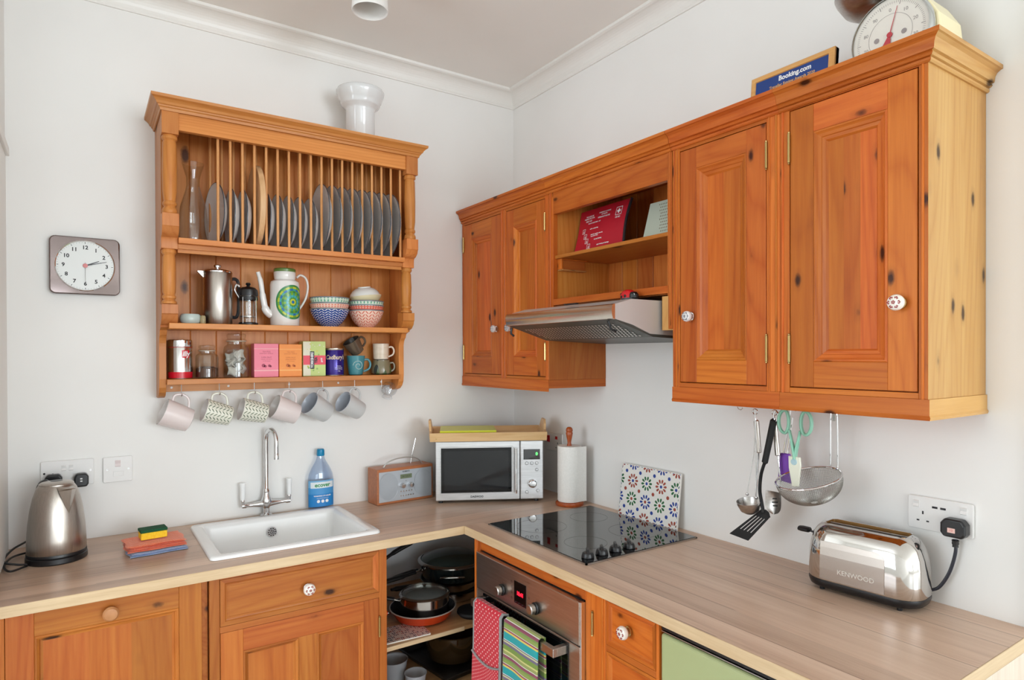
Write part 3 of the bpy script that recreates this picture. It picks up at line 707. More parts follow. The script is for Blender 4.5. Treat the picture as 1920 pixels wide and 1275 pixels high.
# ------------------------------------------------------------------ base units, wall B (local x = -world y, front x=-.595)
BX = -.595
def broot(name, label, cat, yw): return thing(name, label, cat, (BX, yw, 0), -PI / 2)
t = broot('oven_housing', 'pine housing frame around the built-in oven', 'cabinet', -.62)
RV, RH = pine('cabinet', 'z'), pine('cabinet', 'x')
mb = MB(); mb.seed = 2
mb.box(.622, .664, 0, .02, .08, .879, RV).box(.626, .640, -.001, .02, .1, .879, RV); mb.box(1.227, 1.308, 0, .02, .08, .879, RV); mb.box(.664, 1.227, .001, .02, .842, .879, RH); mb.box(.664, 1.227, .03, .05, 0, .1, RH)
mb.lathe([(.003, .1), (.003, .878)], RV, (1.298, -.0005, 0), 10); mb.lathe([(.003, .1), (.003, .878)], RV, (.645, -.0005, 0), 10)
mb.build('face_frame', t, org=(.62, 0, 0), bevel=.001)
MB().box(.622, .632, .02, .55, .08, .879, GREYW).box(1.229, 1.309, .02, .55, .08, .879, RV).build('side_panel', t, org=(.62, 0, 0))
hinge(t, 1.258 - .62, .79, .06)
t = broot('built_in_oven', 'stainless steel built-in oven with two knobs, red clock display and bar handle', 'oven', -.945)
og = (.945, 0, 0); OS = grained('oven_steel', (186, 172, 160), (202, 190, 180), (.05, 1, 1), 160, .3, .95)
MB().box(.672, 1.218, .004, .5, .2, .838, DARKG).build('casing', t, org=og)
mb = MB(); mb.box(.667, 1.222, -.018, .002, .716, .8385, OS); mb.build('control_panel', t, org=og, bevel=.003, seg=3)
for q in (.6625, 1.2225): MB().box(q, q + .004, -.016, .003, .2, .838, CHROME).build('side_trim', t, org=og, bevel=.001)
mb = MB(); mb.box(.667, 1.222, -.016, .002, .26, .7125, OS); door = mb.build('oven_door', t, org=og, bevel=.003, seg=3)
mb = MB(); mb.box(.712, 1.172, -.019, -.0165, .27, .708, BGLASS); w_ = mb.build('door_glass', door)
w_.location = (-.945, 0, 0)
mb = MB()
mb.box(.712, 1.168, -.068, -.052, .676, .700, STEEL); mb.box(1.150, 1.168, -.054, -.018, .676, .700, STEEL).box(.712, .730, -.054, -.018, .676, .700, STEEL)
hd = mb.build('handle', door, bevel=.0015); hd.location = (-.945, 0, 0)
for kx in (.835, 1.020):
    mb = MB(); mb.lathe([(0, -.019), (.018, -.019), (.0185, -.024), (.015, -.026), (.0145, -.030)], BLACK, (kx, 0, .757), 24, 'y'); mb.lathe([(.0145, -.030), (.0155, -.032), (.0155, -.044), (.013, -.046), (0, -.046)], STEEL, (kx, 0, .757), 24, 'y')
    mb.build('knob', t, org=og)
mb = MB(); mb.box(.903, .967, -.0195, -.017, .738, .808, BGLASS); dp = mb.build('display', t, org=og)
RED = plain('red_led', (255, 30, 50), .5, emit=3.0, ecol=(255, 20, 45))
mb = MB(); mb.text('18:41', .017, RED, FR(.936, .772, -.0202), bold=.0006); q = mb.build('digits', dp); q.location = (-.945, 0, 0)
mb = MB()
for i in range(4): mb.lathe([(.0028, 0), (.0038, -.0004)], INK, (.888, -.0184, .800 - i * .017), 12, 'y')
for i in range(3): mb.lathe([(.0026, 0), (.0034, -.0004)], INK, (.984, -.0184, .776 - i * .017), 12, 'y')
for kx in (.835, 1.02):
    for i in range(9): a = PI * (1.25 - 1.5 * i / 8); mb.disc((kx + .024 * math.cos(a), -.0184, .757 + .024 * math.sin(a)), .0009, 'y', INK, 6)
mb.build('printed_symbols', t, org=og)

t = broot('drawer_unit', 'narrow pine drawer unit with red flowered knob between oven and green fridge', 'drawer unit', -1.40)
og = (1.40, 0, 0)
mb = MB(); mb.seed = 8; mb.box(1.3085, 1.3115, 0, .02, .08, .879, RV).box(1.489, 1.498, 0, .02, .08, .879, RV).box(1.3115, 1.489, 0, .02, .870, .879, RH)
for z in (.735, .56, .38): mb.box(1.3115, 1.489, 0, .02, z, z + .017, RH)
mb.box(1.3095, 1.4975, .03, .05, 0, .08, RH); mb.build('face_frame', t, org=og, bevel=.001)
MB().box(1.3095, 1.4975, .021, .5, .08, .878, RV).build('carcass', t, org=og)
for i, (z0, z1) in enumerate(((.753, .869), (.578, .734), (.398, .559))):
    mb = MB(); mb.seed = i * 2.2; mb.box(1.3125, 1.488, .006, .02, z0, z1, RH); mb.rect_sweep(1.3125, 1.488, z0, z1, [(0, .006), (0, 0), (.008, 0), (.012, .004), (.016, .006)], RH, RV)
    o = mb.build('drawer', t, org=og)
    if i == 0: k_ = knob_mesh(o, 1.392, .816, 'red', .004, .95)
    if i == 1: k_ = knob_mesh(o, 1.392, .660, 'red', .004, .95)
    if i < 2: k_.location = (-1.40, 0, 0)

t = broot('undercounter_fridge', 'pale green undercounter fridge at the right end below the worktop', 'fridge', -1.77)
og = (1.77, 0, 0)
MB().box(1.503, 2.03, .03, .56, .06, .862, plain('fridge_grey', (60, 62, 60), .5)).build('cabinet_body', t, org=og)
MB().box(1.503, 2.032, .0, .04, .08, .852, plain('fridge_green', (172, 181, 132), .3)).build('door', t, org=og, bevel=.008, seg=4)
MB().box(1.503, 2.032, .004, .03, .8555, .8575, STEEL).box(1.503, 2.032, .006, .03, .860, .868, BLACK).build('top_trim', t, org=og)

# ------------------------------------------------------------------ plate-rack dresser on the back wall
DV, DH, DY = pine('dresser', 'z'), pine('dresser', 'x'), pine('dresser', 'y')
t = thing('plate_rack', 'wall-hung pine plate rack with turned posts, two shelves and a row of cup hooks', 'plate rack', (-1.08, 0, 1.377))
O = t.location
prof = [(-.001, 1.377), (-.001, 2.352), (-.193, 2.352), (-.193, 1.915), (-.158, 1.905), (-.158, 1.622), (-.128, 1.612)]
prof += [(-.128 + .028 * math.sin(a), 1.585 - .027 * (1 - math.cos(a)) * 1.5 + .012) for a in [i * PI / 2 / 6 for i in range(1, 7)]]
prof += [(-.100, 1.50), (-.101, 1.445), (-.097, 1.415), (-.085, 1.397), (-.065, 1.384), (-.035, 1.377)]
for a, b in ((-1.531, -1.509), (-.650, -.628)): MB().prism(prof, 'x', a, b, DV).build('side_panel', t, org=O, bevel=.0008)
for k, (a, b) in enumerate(((-1.532, -1.483), (-.677, -.6275))):
    mb = MB(); mb.seed = k * 3; cx = (a + b) / 2
    mb.box(a, b, -.243, -.1935, 2.245, 2.33, DV)
    mb.lathe([(.0, 2.247), (.019, 2.247), (.0235, 2.240), (.0235, 2.232), (.018, 2.226), (.021, 2.220), (.0215, 2.19), (.0225, 2.14), (.0215, 2.06), (.018, 2.030), (.0215, 2.024), (.0215, 2.018), (.017, 2.012), (.023, 2.002), (.024, 1.994), (.02, 1.986), (0, 1.986)], DV, (cx, -.218, 0), 20)
    mb.prism([(-.2435, 1.988), (-.2435, 1.947), (-.240, 1.944), (-.236, 1.932), (-.222, 1.920), (-.207, 1.915), (-.203, 1.908), (-.203, 1.878), (-.157, 1.878), (-.157, 1.905), (-.193, 1.916), (-.193, 1.988)], 'x', a, b, DV)
    mb.lathe([(0, 1.880), (.019, 1.880), (.0225, 1.873), (.0225, 1.866), (.0165, 1.858), (.0195, 1.852), (.0215, 1.80), (.020, 1.735), (.0165, 1.728), (.021, 1.722), (.021, 1.716), (.0165, 1.711), (.023, 1.704), (.0235, 1.697), (0, 1.692)], DV, (cx, -.181, 0), 20)
    mb.prism([(-.206, 1.695), (-.206, 1.664), (-.202, 1.661), (-.198, 1.648), (-.180, 1.632), (-.160, 1.627), (-.158, 1.62), (-.150, 1.62), (-.150, 1.695)], 'x', a, b, DV)
    mb.build('turned_post', t, org=O, bevel=.0008)
cp = [(0, 2.316), (.004, 2.316), (.006, 2.324), (.010, 2.327), (.011, 2.331), (.015, 2.333), (.018, 2.340), (.025, 2.347), (.031, 2.351), (.032, 2.360), (0, 2.360)]
mb = MB(); mb.path_sweep([(-1.532, -.001), (-1.532, -.243), (-.6275, -.243), (-.6275, -.001)], cp, DH, DY, -1 if False else 1)
mb.box(-1.53, -.63, -.241, -.001, 2.346, 2.355, DH); mb.build('crown_moulding', t, org=O)
MB().box(-1.483, -.677, -.236, -.216, 2.262, 2.345, DH).build('frieze_board', t, org=O, bevel=.001)
mb = MB(); mb.seed = 31; nb = 10; bw = .859 / nb
for k in range(nb):
    q = -1.509 + k * bw; mb.prism([(q, -.001), (q, -.008), (q + .0025, -.011), (q + bw - .0025, -.011), (q + bw, -.008), (q + bw, -.001)], 'z', 1.43, 2.345, DV)
mb.build('boarded_back', t, org=O)
mb = MB(); mb.box(-1.509, -.650, -.1925, -.0115, 1.896, 1.914, DH, 7).box(-1.4828, -.6772, -.224, -.1926, 1.896, 1.914, DH, 7); mb.build('plate_shelf', t, org=O, bevel=.001)
mb = MB(); mb.box(-1.4828, -.6772, -.200, -.190, 1.880, 1.896, DH).box(-1.4828, -.6772, -.192, -.182, 1.868, 1.881, DH); mb.build('shelf_moulding', t, org=O, bevel=.001)
MB().box(-1.509, -.650, -.192, -.0115, 1.615, 1.634, DH).build('shelf', t, org=O, bevel=.0015)
MB().box(-1.509, -.650, -.117, -.0115, 1.425, 1.4435, DH).build('shelf', t, org=O, bevel=.0015)
mb = MB(); mb.box(-1.509, -.650, -.030, -.001, 1.397, 1.4245, DH); rail = mb.build('hook_rail', t, org=O, bevel=.001)
screws = MB()
for sx_ in (-1.487, -1.30, -1.08, -.885, -.70): screws.lathe([(0, -.0325), (.003, -.032), (.0045, -.030)], WHITEP, (sx_, 0, 1.412), 12, 'y')
screws.build('screw_cap', t, org=O)
for k in range(18):
    for yy, zt in ((-.205, 2.30), (-.045, 2.34)):
        mb = MB(); mb.seed = k * 1.3 + yy; mb.lathe([(.0048, 1.913), (.0048, zt)], grained('dowel_wood', (206, 140, 80), (222, 160, 98), (1, 1, .05), 120, .4), (-1.360 + .0395 * k, yy, 0), 10)
        mb.build('dowel', t, org=O)
MB().box(-1.509, -.650, -.055, -.035, 2.325, 2.345, DH).build('dowel_rail', t, org=O)
hooksx = [-1.459, -1.336, -1.215, -1.088, -.958, -.827, -.710]
for hx in hooksx:
    mb = MB(); mb.tube([(hx, -.06, 1.426), (hx, -.06, 1.392)] + arc((hx, -.070, 1.392), .010, 0, -PI * .95, 10, 'yz'), .0014, CHROME, 6)
    mb.build('cup_hook', t, org=O)

def plate(r, mat=PLATE):
    """plate lying on its edge, axis along -x, face to -x; origin at lowest point"""
    mb = MB(); h = .017 if r > .12 else .015
    prof = [(0, .003), (r * .6, .003), (r * .68, .0), (r * .97, -h + .002), (r, -h), (r * 1.0, -h + .003), (r * .7, .0055), (r * .62, .0075), (0, .0075)]
    mb.lathe([(a, z) for a, z in prof], mat, (0, 0, r), 48, 'x')
    mb.lathe([(r * .985, -h - .0002), (r * 1.003, -h), (r * 1.001, -h + .003)], PLATERIM, (0, 0, r), 48, 'x')
    return mb.build('plate')
big = plate(.131); small = plate(.103)
names = {0: 'large grey plate in the first rack slot beside the glass carafe', 1: 'grey dinner bowl plate in second rack slot', 2: 'grey side plate just left of the round wooden board', 4: 'small grey plate just right of the round wooden board',
         5: 'second small grey plate to the right of the wooden board', 6: 'third small grey plate to the right of the wooden board', 7: 'fourth small grey plate right of the wooden board', 8: 'last small grey plate, beside the first of the big ones',
         9: 'first big grey plate, tallest beside the small plates', 10: 'second of the eight big grey plates on the right', 11: 'third of the eight big grey plates on the right', 12: 'fourth of the eight big grey plates on the right', 13: 'fifth of the eight big grey plates on the right',
         14: 'sixth of the eight big grey plates on the right', 15: 'big grey plate, last but one before the rack end post', 16: 'big grey plate in the last slot beside the right turned post'}
used = set()
for i in range(17):
    if i == 3: continue
    proto = big if i >= 9 else small
    if proto.name in used: o = proto.copy(); COL.objects.link(o)
    else: o = proto; used.add(proto.name)
    sc = 1.06 if i == 0 else 1.0
    tag(o, names[i], 'plate', 'plates in the rack', (-1.3385 + .0395 * i + .003, -.143 if i >= 9 else -.122, 1.9145)); o.scale = (1, sc, sc)
    o.rotation_euler = (0, math.radians(.7), math.radians(random.uniform(-.6, .6)))
    if i == 0: o.location = (-1.3455, -.122, 1.9145); o.rotation_euler = (0, 0, math.radians(8))
mb = MB(); n = 40; rb = .155
mb.lathe([(0, -.0095), (.148, -.0095), (.150, -.0075), (.150, .0075), (.148, .0095), (0, .0095)], grained('board_wood', (206, 160, 112), (228, 186, 138), (1, 1, .06), 60, .5), (0, 0, .150), 48, 'x', sy=1, sx=.72)
o = tag(mb.build('chopping_board'), 'pale round wooden board standing in the rack between the plates', 'board', loc=(-1.2205, -.125, 1.9145)); o.rotation_euler = (0, 0, math.radians(1.5))

def hollow(mb, outer, th, mat, c=(0, 0, 0), seg=32, lip=True):
    """thin-walled vessel: outer profile bottom to top, then back down inside"""
    inner = [(max(r - th, .0), z + (th if i == 0 else 0)) for i, (r, z) in enumerate(outer)]
    inner[0] = (0, outer[0][1] + th * 1.3)
    return mb.lathe([(0, outer[0][1])] + outer + [(outer[-1][0] - th * .5, outer[-1][1] + th * .3)] + inner[::-1], mat, c, seg)
mb = MB(); hollow(mb, [(.040, 0), (.0465, .003), (.048, .02), (.047, .08), (.042, .125), (.027, .175), (.0215, .20), (.022, .228), (.036, .278)], .002, THIN)
tag(mb.build('glass_carafe'), 'clear glass carafe standing at the left end of the rack shelf', 'carafe', loc=(-1.425, -.115, 1.9145))

# ---- middle shelf
ZM = 1.6345
t = thing('cafetiere', 'large brushed steel cafetiere with domed lid and dark handle', 'coffee maker', (-1.347, -.105, ZM))
mb = MB(); mb.lathe([(0, 0), (.046, 0), (.048, .003), (.048, .183), (.0465, .186)], STEELV, (0, 0, 0), 40); mb.prism([(-.047, .165), (-.066, .185), (-.064, .188), (-.044, .188)], 'y', -.010, .010, STEELV); mb.build('body', t)
mb = MB(); mb.lathe([(.049, .184), (.0495, .188), (.047, .191), (.03, .196), (.006, .198), (.005, .201), (.012, .203), (.0135, .210), (.010, .213), (0, .2135)], CHROME, (0, 0, 0), 32); mb.build('lid', t)
mb = MB(); mb.tube(spline([(.046, 0, .165), (.075, 0, .170), (.088, 0, .15), (.088, 0, .06), (.076, 0, .03), (.046, 0, .035)], 5), .006, DARKG, 10); q = mb.build('handle', t); q.rotation_euler = (0, 0, .5)
t = thing('small_cafetiere', 'small glass cafetiere with black lid and base beside the steel one', 'coffee maker', (-1.243, -.10, ZM))
mb = MB(); hollow(mb, [(.029, .008), (.030, .012), (.030, .112)], .0015, THIN); mb.build('glass_beaker', t)
mb = MB(); mb.lathe([(0, 0), (.033, 0), (.034, .003), (.033, .010), (.0305, .011)], BLACK, (0, 0, 0), 28); mb.build('base', t)
mb = MB()
for i in range(4):
    a = PI / 4 + i * PI / 2; mb.tube([(.0318 * math.cos(a), .0318 * math.sin(a), .005), (.0318 * math.cos(a), .0318 * math.sin(a), .102)], .0016, CHROME, 6)
mb.lathe([(.0315, .092), (.0328, .093), (.0328, .104), (.0315, .105)], BLACK, (0, 0, 0), 28); mb.build('frame', t)
mb = MB(); mb.lathe([(0, .108), (.033, .108), (.034, .115), (.032, .130), (.022, .139), (.007, .142), (.005, .146), (.009, .150), (.007, .156), (0, .157)], BLACK, (0, 0, 0), 28); mb.build('lid', t)
mb = MB(); mb.tube([(0, 0, .03), (0, 0, .11)], .0015, CHROME, 6); mb.lathe([(0, .03), (.028, .03), (.028, .034), (0, .034)], STEEL, (0, 0, 0), 24); mb.build('plunger', t)
mb = MB(); mb.tube(spline([(-.030, 0, .1), (-.045, 0, .128), (-.038, 0, .148), (-.030, 0, .14)], 4), .004, CHROME, 8); mb.build('handle', t)

t = thing('coffee_pot', 'tall white coffee pot with green and blue flower roundel and green-edged lid', 'coffee pot', (-1.114, -.105, ZM))
WP = plain('white_pot', (236, 234, 230), .12, coat=.4)
mb = MB(); mb.lathe([(0, 0), (.050, 0), (.052, .003), (.0535, .06), (.0525, .155), (.050, .166), (.042, .172), (.036, .175)], WP, (0, 0, 0), 48)
mb.tube(spline([(-.048, 0, .04), (-.068, 0, .058), (-.078, 0, .10), (-.086, 0, .16), (-.096, 0, .198)], 8), [.015] * 5 + [.014] * 6 + [.011] * 8 + [.009] * 8 + [.0075] * 6, WP, 14)
mb.build('body', t)
mb = MB(); mb.lathe([(.035, .173), (.038, .178), (.040, .200), (.038, .204), (0, .204)], WP, (0, 0, 0), 40); lid_ = mb.build('lid', t); MB().lathe([(.039, .203), (.0395, .212), (.036, .216), (0, .216)], plain('lid_green', (96, 128, 60), .3), (0, 0, 0), 40).build('lid_cap', lid_)
mb = MB(); mb.tube(spline([(.044, 0, .185), (.058, 0, .196), (.078, 0, .185), (.086, 0, .155), (.080, 0, .115), (.066, 0, .085), (.050, 0, .062)], 6), .0055, WP, 10, flat=.8); mb.build('handle', t)
cg = [plain('roundel_%d' % i, c, .2) for i, c in enumerate([(40, 110, 170), (190, 200, 60), (60, 140, 90), (70, 170, 190), (60, 150, 120), (96, 158, 54), (70, 165, 150), (120, 170, 50), (60, 130, 70)])]
mb = MB(); rads = [0, .006, .012, .018, .026, .034, .042, .050, .057, .064]; ca = math.radians(-72); czz = .088
def cylmap(u, w, R=.0541): a = ca + u / R; return (R * math.cos(a), R * math.sin(a), czz + w)
for i in range(9):
    for k in range(48):
        a0_, a1_ = 2 * PI * k / 48, 2 * PI * (k + 1) / 48
        m_ = cg[i] if (k // 2 + i) % 2 or i < 2 else cg[(i + 3) % 9]
        q = [(rads[i], a0_), (rads[i + 1], a0_), (rads[i + 1], a1_), (rads[i], a1_)]
        mb.add([cylmap(r * math.cos(a), r * math.sin(a)) for r, a in q], [(0, 1, 2, 3)], m_, True)
mb.build('flower_roundel', t, recalc=True, angle=80)

def bowl(r, h, outm, inm, rimm=None, foot=.42):
    mb = MB(); o_ = [(r * foot, 0), (r * foot * 1.02, .004), (r * .62, h * .22), (r * .82, h * .5), (r * .95, h * .8), (r, h)]
    mb.lathe([(0, .002)] + o_, outm, (0, 0, 0), 40)
    inn = [(r - .003, h - .001), (r * .92, h * .8), (r * .78, h * .52), (r * .5, h * .24), (0, h * .14)]
    mb.lathe([(r, h), (r - .0012, h + .0012)] + inn, inm, (0, 0, 0), 40)
    if rimm: mb.lathe([(r + .0002, h - .0035), (r + .0003, h), (r - .0012, h + .0015), (r - .003, h)], rimm, (0, 0, 0), 40)
    return mb.build('bowl')
cream = plain('bowl_cream', (238, 234, 224), .2)
blueb = motif('blue_chain_glaze', (42, 74, 148), (226, 230, 236), .0135, .0095, .47, .17, .8, .15)
pinkb = motif('pink_print', (238, 200, 182), (218, 112, 94), .012, .007, .3, .3, .3, .2); greenb = motif('green_print', (218, 230, 214), (104, 172, 142), .014, .012, .22, .42, .2, .2)
redb = motif('red_print', (220, 104, 86), (244, 208, 190), .012, .008, .26, .24, .3, .2); pinkd = motif('pink_feather_print', (242, 210, 192), (208, 90, 66), .0150, .0135, .42, .20, 1.1, .2)
greyrim = plain('bowl_rim', (120, 126, 132), .3)
G1 = 'stack of three patterned bowls'; G2 = 'stack of patterned bowls at the right'
X1, X2, YB = -.942, -.792, -.100
tag(bowl(.075, .070, blueb, cream, greyrim), 'blue and white chain-patterned bowl at the bottom of the left stack', 'bowl', G1, (X1, YB, ZM))
tag(bowl(.0755, .070, pinkb, cream, greyrim), 'pink printed bowl in the middle of the left stack', 'bowl', G1, (X1, YB, ZM + .022))
tag(bowl(.076, .070, greenb, cream, greyrim), 'green printed bowl on top of the left bowl stack', 'bowl', G1, (X1, YB, ZM + .044))
tag(bowl(.070, .070, pinkd, cream, greyrim), 'pink feather-patterned bowl at the bottom of the right stack', 'bowl', G2, (X2, YB, ZM))
tag(bowl(.0705, .070, redb, cream, greyrim), 'red printed bowl second from the bottom of the right stack', 'bowl', G2, (X2, YB, ZM + .020))
tag(bowl(.071, .066, greenb, cream, greyrim), 'pale green bowl under the cream bowls in the right stack', 'bowl', G2, (X2, YB, ZM + .041))
o = tag(bowl(.064, .040, plain('bowl_cream_leaf', (226, 214, 176), .2), cream), 'cream bowl tilted near the top of the right stack', 'bowl', G2, (X2 + .002, YB, ZM + .090)); o.rotation_euler = (0, math.radians(-6), 0)
o = tag(bowl(.060, .034, plain('bowl_white', (230, 232, 228), .15), cream), 'white bowl turned upside down on top of the right stack', 'bowl', G2, (X2 - .008, YB, ZM + .167)); o.rotation_euler = (PI + math.radians(4), math.radians(-7), 0)
o = tag(MB().lathe([(0, 0), (.022, 0), (.028, .008), (.0295, .018), (.028, .029), (.024, .034), (.022, .032), (.024, .022), (.018, .010), (0, .008)], plain('mint_glaze', (196, 212, 206), .15), (0, 0, 0), 28).build('ramekin'), 'small pale mint dish at the left end of the middle shelf', 'dish', loc=(-1.437, -.125, ZM)); o.scale = (1.15, 1, 1)
tag(MB().lathe([(0, 0), (.008, 0), (.0095, .006), (.0095, .024), (.007, .029), (0, .030)], speckle('stone', (176, 160, 120), (110, 110, 80), 220, .3, .4), (0, 0, 0), 20).build('egg_timer'), 'tiny mottled stone pot between the mint dish and steel cafetiere', 'pot', loc=(-1.400, -.14, ZM))

# ---- bottom shelf
ZB = 1.444
def cyl_text(mb, txt, size, mat, R, ang, z, bold=0, sx=1, shear=0, eps=.0003, rot=0):
    def fn(a, b, c):
        if rot: a, b = -b, a
        th = ang + a / R; return ((R + eps) * math.cos(th), (R + eps) * math.sin(th), z + b)
    mb.text(txt, size, mat, fn, bold=bold, sx=sx, shear=shear)
def cyl_patch(mb, R, a0, a1, z0, z1, mat, n=14):
    mb.grid(lambda u, v: (R * math.cos(a0 + (a1 - a0) * u), R * math.sin(a0 + (a1 - a0) * u), z0 + (z1 - z0) * v), n, 1, mat)
t = thing('coffee_tin', 'silver coffee tin with a red band and small red square logo', 'tin', (-1.462, -.062, ZB))
mb = MB(); mb.lathe([(0, 0), (.038, 0), (.0385, .002), (.0385, .128), (.0375, .130)], plain('tin_metal', (214, 212, 210), .18, 1), (0, 0, 0), 40); mb.build('body', t)
mb = MB(); mb.lathe([(.0392, .112), (.0395, .113), (.0395, .134), (.037, .1365), (.03, .135), (0, .135)], CHROME, (0, 0, 0), 40); mb.build('lid', t)
tr = plain('tin_red', (206, 16, 40), .3)
mb = MB(); mb.lathe([(.0388, .003), (.0388, .024)], tr, (0, 0, 0), 40); mb.lathe([(.0388, .1095), (.0388, .111)], tr, (0, 0, 0), 40); mb.build('red_band', t); mb = MB(); cyl_patch(mb, .0390, math.radians(-89), math.radians(-50), .073, .100, tr); cyl_text(mb, 'illy', .025, WINK, .0391, math.radians(-69), .0865, bold=.0008, shear=.2, sx=.9); mb.build('label', t)
def jar(name, label, x, r, h, neck, cont, ch):
    GLASS = THIN
    t = thing(name, label, 'jar', (x, -.060, ZB))
    mb = MB(); hollow(mb, [(r - .003, 0), (r, .004), (r, h * .62), (r - .003, h * .70), (neck, h * .76), (neck, h * .82)], .002, GLASS); mb.build('body', t)
    mb = MB(); mb.lathe([(0, h * .83), (neck - .003, h * .83), (neck + .002, h * .84), (neck + .003, h * .86), (neck - .002, h * .88), (neck + .001, h * .93), (neck + .001, h * .98), (neck - .004, h), (0, h)], GLASS, (0, 0, 0), 28); mb.build('lid', t); MB().lathe([(neck + .0005, h * .82), (neck + .002, h * .82), (neck + .002, h * .84), (neck + .0005, h * .84)], plain('rubber_seal', (200, 190, 170), .5), (0, 0, 0), 28).build('seal', t)
    return t
t = jar('storage_jar', 'short glass storage jar a third full of brown grounds', -1.376, .0385, .118, .026, None, 0)
MB().lathe([(0, .0045), (.035, .005), (.0355, .036), (.02, .041), (0, .038)], speckle('grounds', (110, 72, 50), (70, 42, 28), 400, .4, .9), (0, 0, 0), 24).build('coffee_grounds', t)
t = jar('storage_jar', 'tall glass storage jar holding crumpled grey tea bags', -1.277, .0450, .161, .032, None, 0)
rnd = random.Random(3)
for i in range(12):
    a = rnd.uniform(0, 2 * PI); rr = rnd.uniform(.008, .024); q = (rr * math.cos(a), rr * math.sin(a), .018 + i * .0062)
    mb = MB(); ph = rnd.uniform(0, PI)
    mb.grid(lambda u, v: (q[0] + (u - .5) * .036 * math.cos(ph) - .006 * math.sin(v * 6 + i) * math.sin(ph), q[1] + (u - .5) * .036 * math.sin(ph) + .005 * math.sin(u * 5 + v * 4 + i), q[2] + (v - .5) * .030 + .003 * math.sin(u * 7)), 6, 6, plain('tea_bag', (214, 210, 202), .7))
    mb.build('tea_bag', t, solid=.003, recalc=False)
def carton(name, label, x0, x1, h, col, extra, dp=.055, yf=-.088):
    t = thing(name, label, 'box', ((x0 + x1) / 2, yf, ZB)); w = (x1 - x0) / 2
    m = plain(name + '_' + str(col[0]) + str(col[1]), col, .45)
    MB().box(-w, w, 0, dp, 0, h, m).build('carton', t, bevel=.0006, seg=1)
    mb = MB(); extra(mb, w, h); mb.build('printing', t, recalc=False); return t
def ex_pink(dark, light):
    def f(mb, w, h):
        pl = plain('print_%d_%d' % dark[:2], dark, .5); wl = plain('print_%d_%d_l' % light[:2], light, .5); y = -.0004
        mb.add([(-w, y, .0225), (w, y, .0225), (w, y, .0265), (-w, y, .0265)], [(0, 1, 2, 3)], wl)
        mb.add([(-w, y, h - .02), (w, y, h - .02), (w, y, h - .018), (-w, y, h - .018)], [(0, 1, 2, 3)], wl)
        for z, s_, tx in ((h - .030, .006, 'TEA PIGS'), (h - .037, .0045, 'EVERYDAY TEMPLES'), (h - .051, .0055, 'SUPER FRUIT'), (h - .058, .004, 'HERBAL INFUSION'), (h - .065, .004, '15 TEA BAGS')): mb.text(tx, s_ * 1.2, pl, FR(0, z, .0005))
        for k, (fx, fz, r) in enumerate(((-.011, .043, .0065), (-.004, .040, .005), (.010, .042, .005), (.015, .040, .004))): mb.disc((fx, y, fz), r, 'y', pl, 14)
        mb.text('pure', .006, wl, FR(-w + .014, .034, .0005))
    return f
carton('tea_box', 'pink tea carton beside the tall glass jar', -1.221, -1.134, .1245, (240, 128, 150), ex_pink((170, 60, 90), (252, 190, 190)))
def ex_orange(mb, w, h):
    ex_pink((196, 96, 20), (255, 190, 110))(mb, w, h)
carton('tea_box', 'orange tea carton between the pink and green ones', -1.131, -1.047, .123, (244, 146, 46), ex_orange)
def ex_green(mb, w, h):
    y = -.0004; pk = plain('tea_band', (232, 70, 92), .45); lf = plain('leaf_print', (150, 186, 100), .5); dk = plain('tea_black', (34, 34, 38), .5); iv = plain('tea_ivory', (232, 230, 206), .5)
    mb.add([(-w, y, .002), (-w * .35, y, .002), (-w * .35, y, h - .002), (-w, y, h - .002)], [(0, 1, 2, 3)], iv)
    rn = random.Random(5)
    for i in range(26): mb.disc((rn.uniform(-w * .9, w * .9), y - .0001, rn.uniform(.006, h - .006)), rn.uniform(.001, .004), 'y', rn.choice([lf, iv, plain('lemon_print', (214, 206, 90), .5)]), 8)
    mb.add([(-w, y - .0002, .044), (w, y - .0002, .044), (w, y - .0002, .080), (-w, y - .0002, .080)], [(0, 1, 2, 3)], pk)
    mb.add([(-w * .40, y - .0003, .028), (-w * .02, y - .0003, .028), (-w * .02, y - .0003, .096), (-w * .40, y - .0003, .096)], [(0, 1, 2, 3)], dk)
    mb.text('YORKSHIRE', .0135, WINK, lambda a, b, c: (-w * .21 - b, -.001, .062 + a), bold=.0005, sx=.86)
    mb.text('TEA', .013, dk, lambda a, b, c: (w * .14 - b, -.001, .062 + a), bold=.0008)
    mb.text('gold', .010, WINK, lambda a, b, c: (w * .62 - b, -.001, .062 + a), bold=.0003)
carton('tea_box', 'green tea carton with a pink band and sideways white lettering', -1.042, -.955, .135, (198, 218, 130), ex_green, .06)
t = thing('cocoa_tin', 'purple cocoa tin with cream script between green carton and teal mug', 'tin', (-.912, -.062, ZB))
MB().lathe([(0, 0), (.037, 0), (.0375, .002), (.0375, .103), (.0365, .105)], plain('tin_purple', (52, 32, 130), .2, .3), (0, 0, 0), 40).build('body', t)
mb = MB(); mb.lathe([(.0378, .101), (.0385, .102), (.0385, .108), (.036, .109), (0, .107)], plain('tin_edge', (206, 196, 180), .25, .9), (0, 0, 0), 40); mb.lathe([(.0378, 0), (.0385, .001), (.0378, .003)], plain('tin_edge', (206, 196, 180)), (0, 0, 0), 40); mb.build('lid', t)
mb = MB(); cyl_text(mb, "Cadbury's", .024, plain('gold_print', (224, 204, 170), .4), .0376, math.radians(-102), .072, bold=.0006, shear=.3, sx=.85)
for i, z in enumerate((.038, .031, .026, .018)): cyl_text(mb, ('Drinking', 'CHOCOLATE', 'makes 24 mugs', '250g')[i], .0055, WINK, .0376, math.radians(-80), z)
mb.build('label', t)

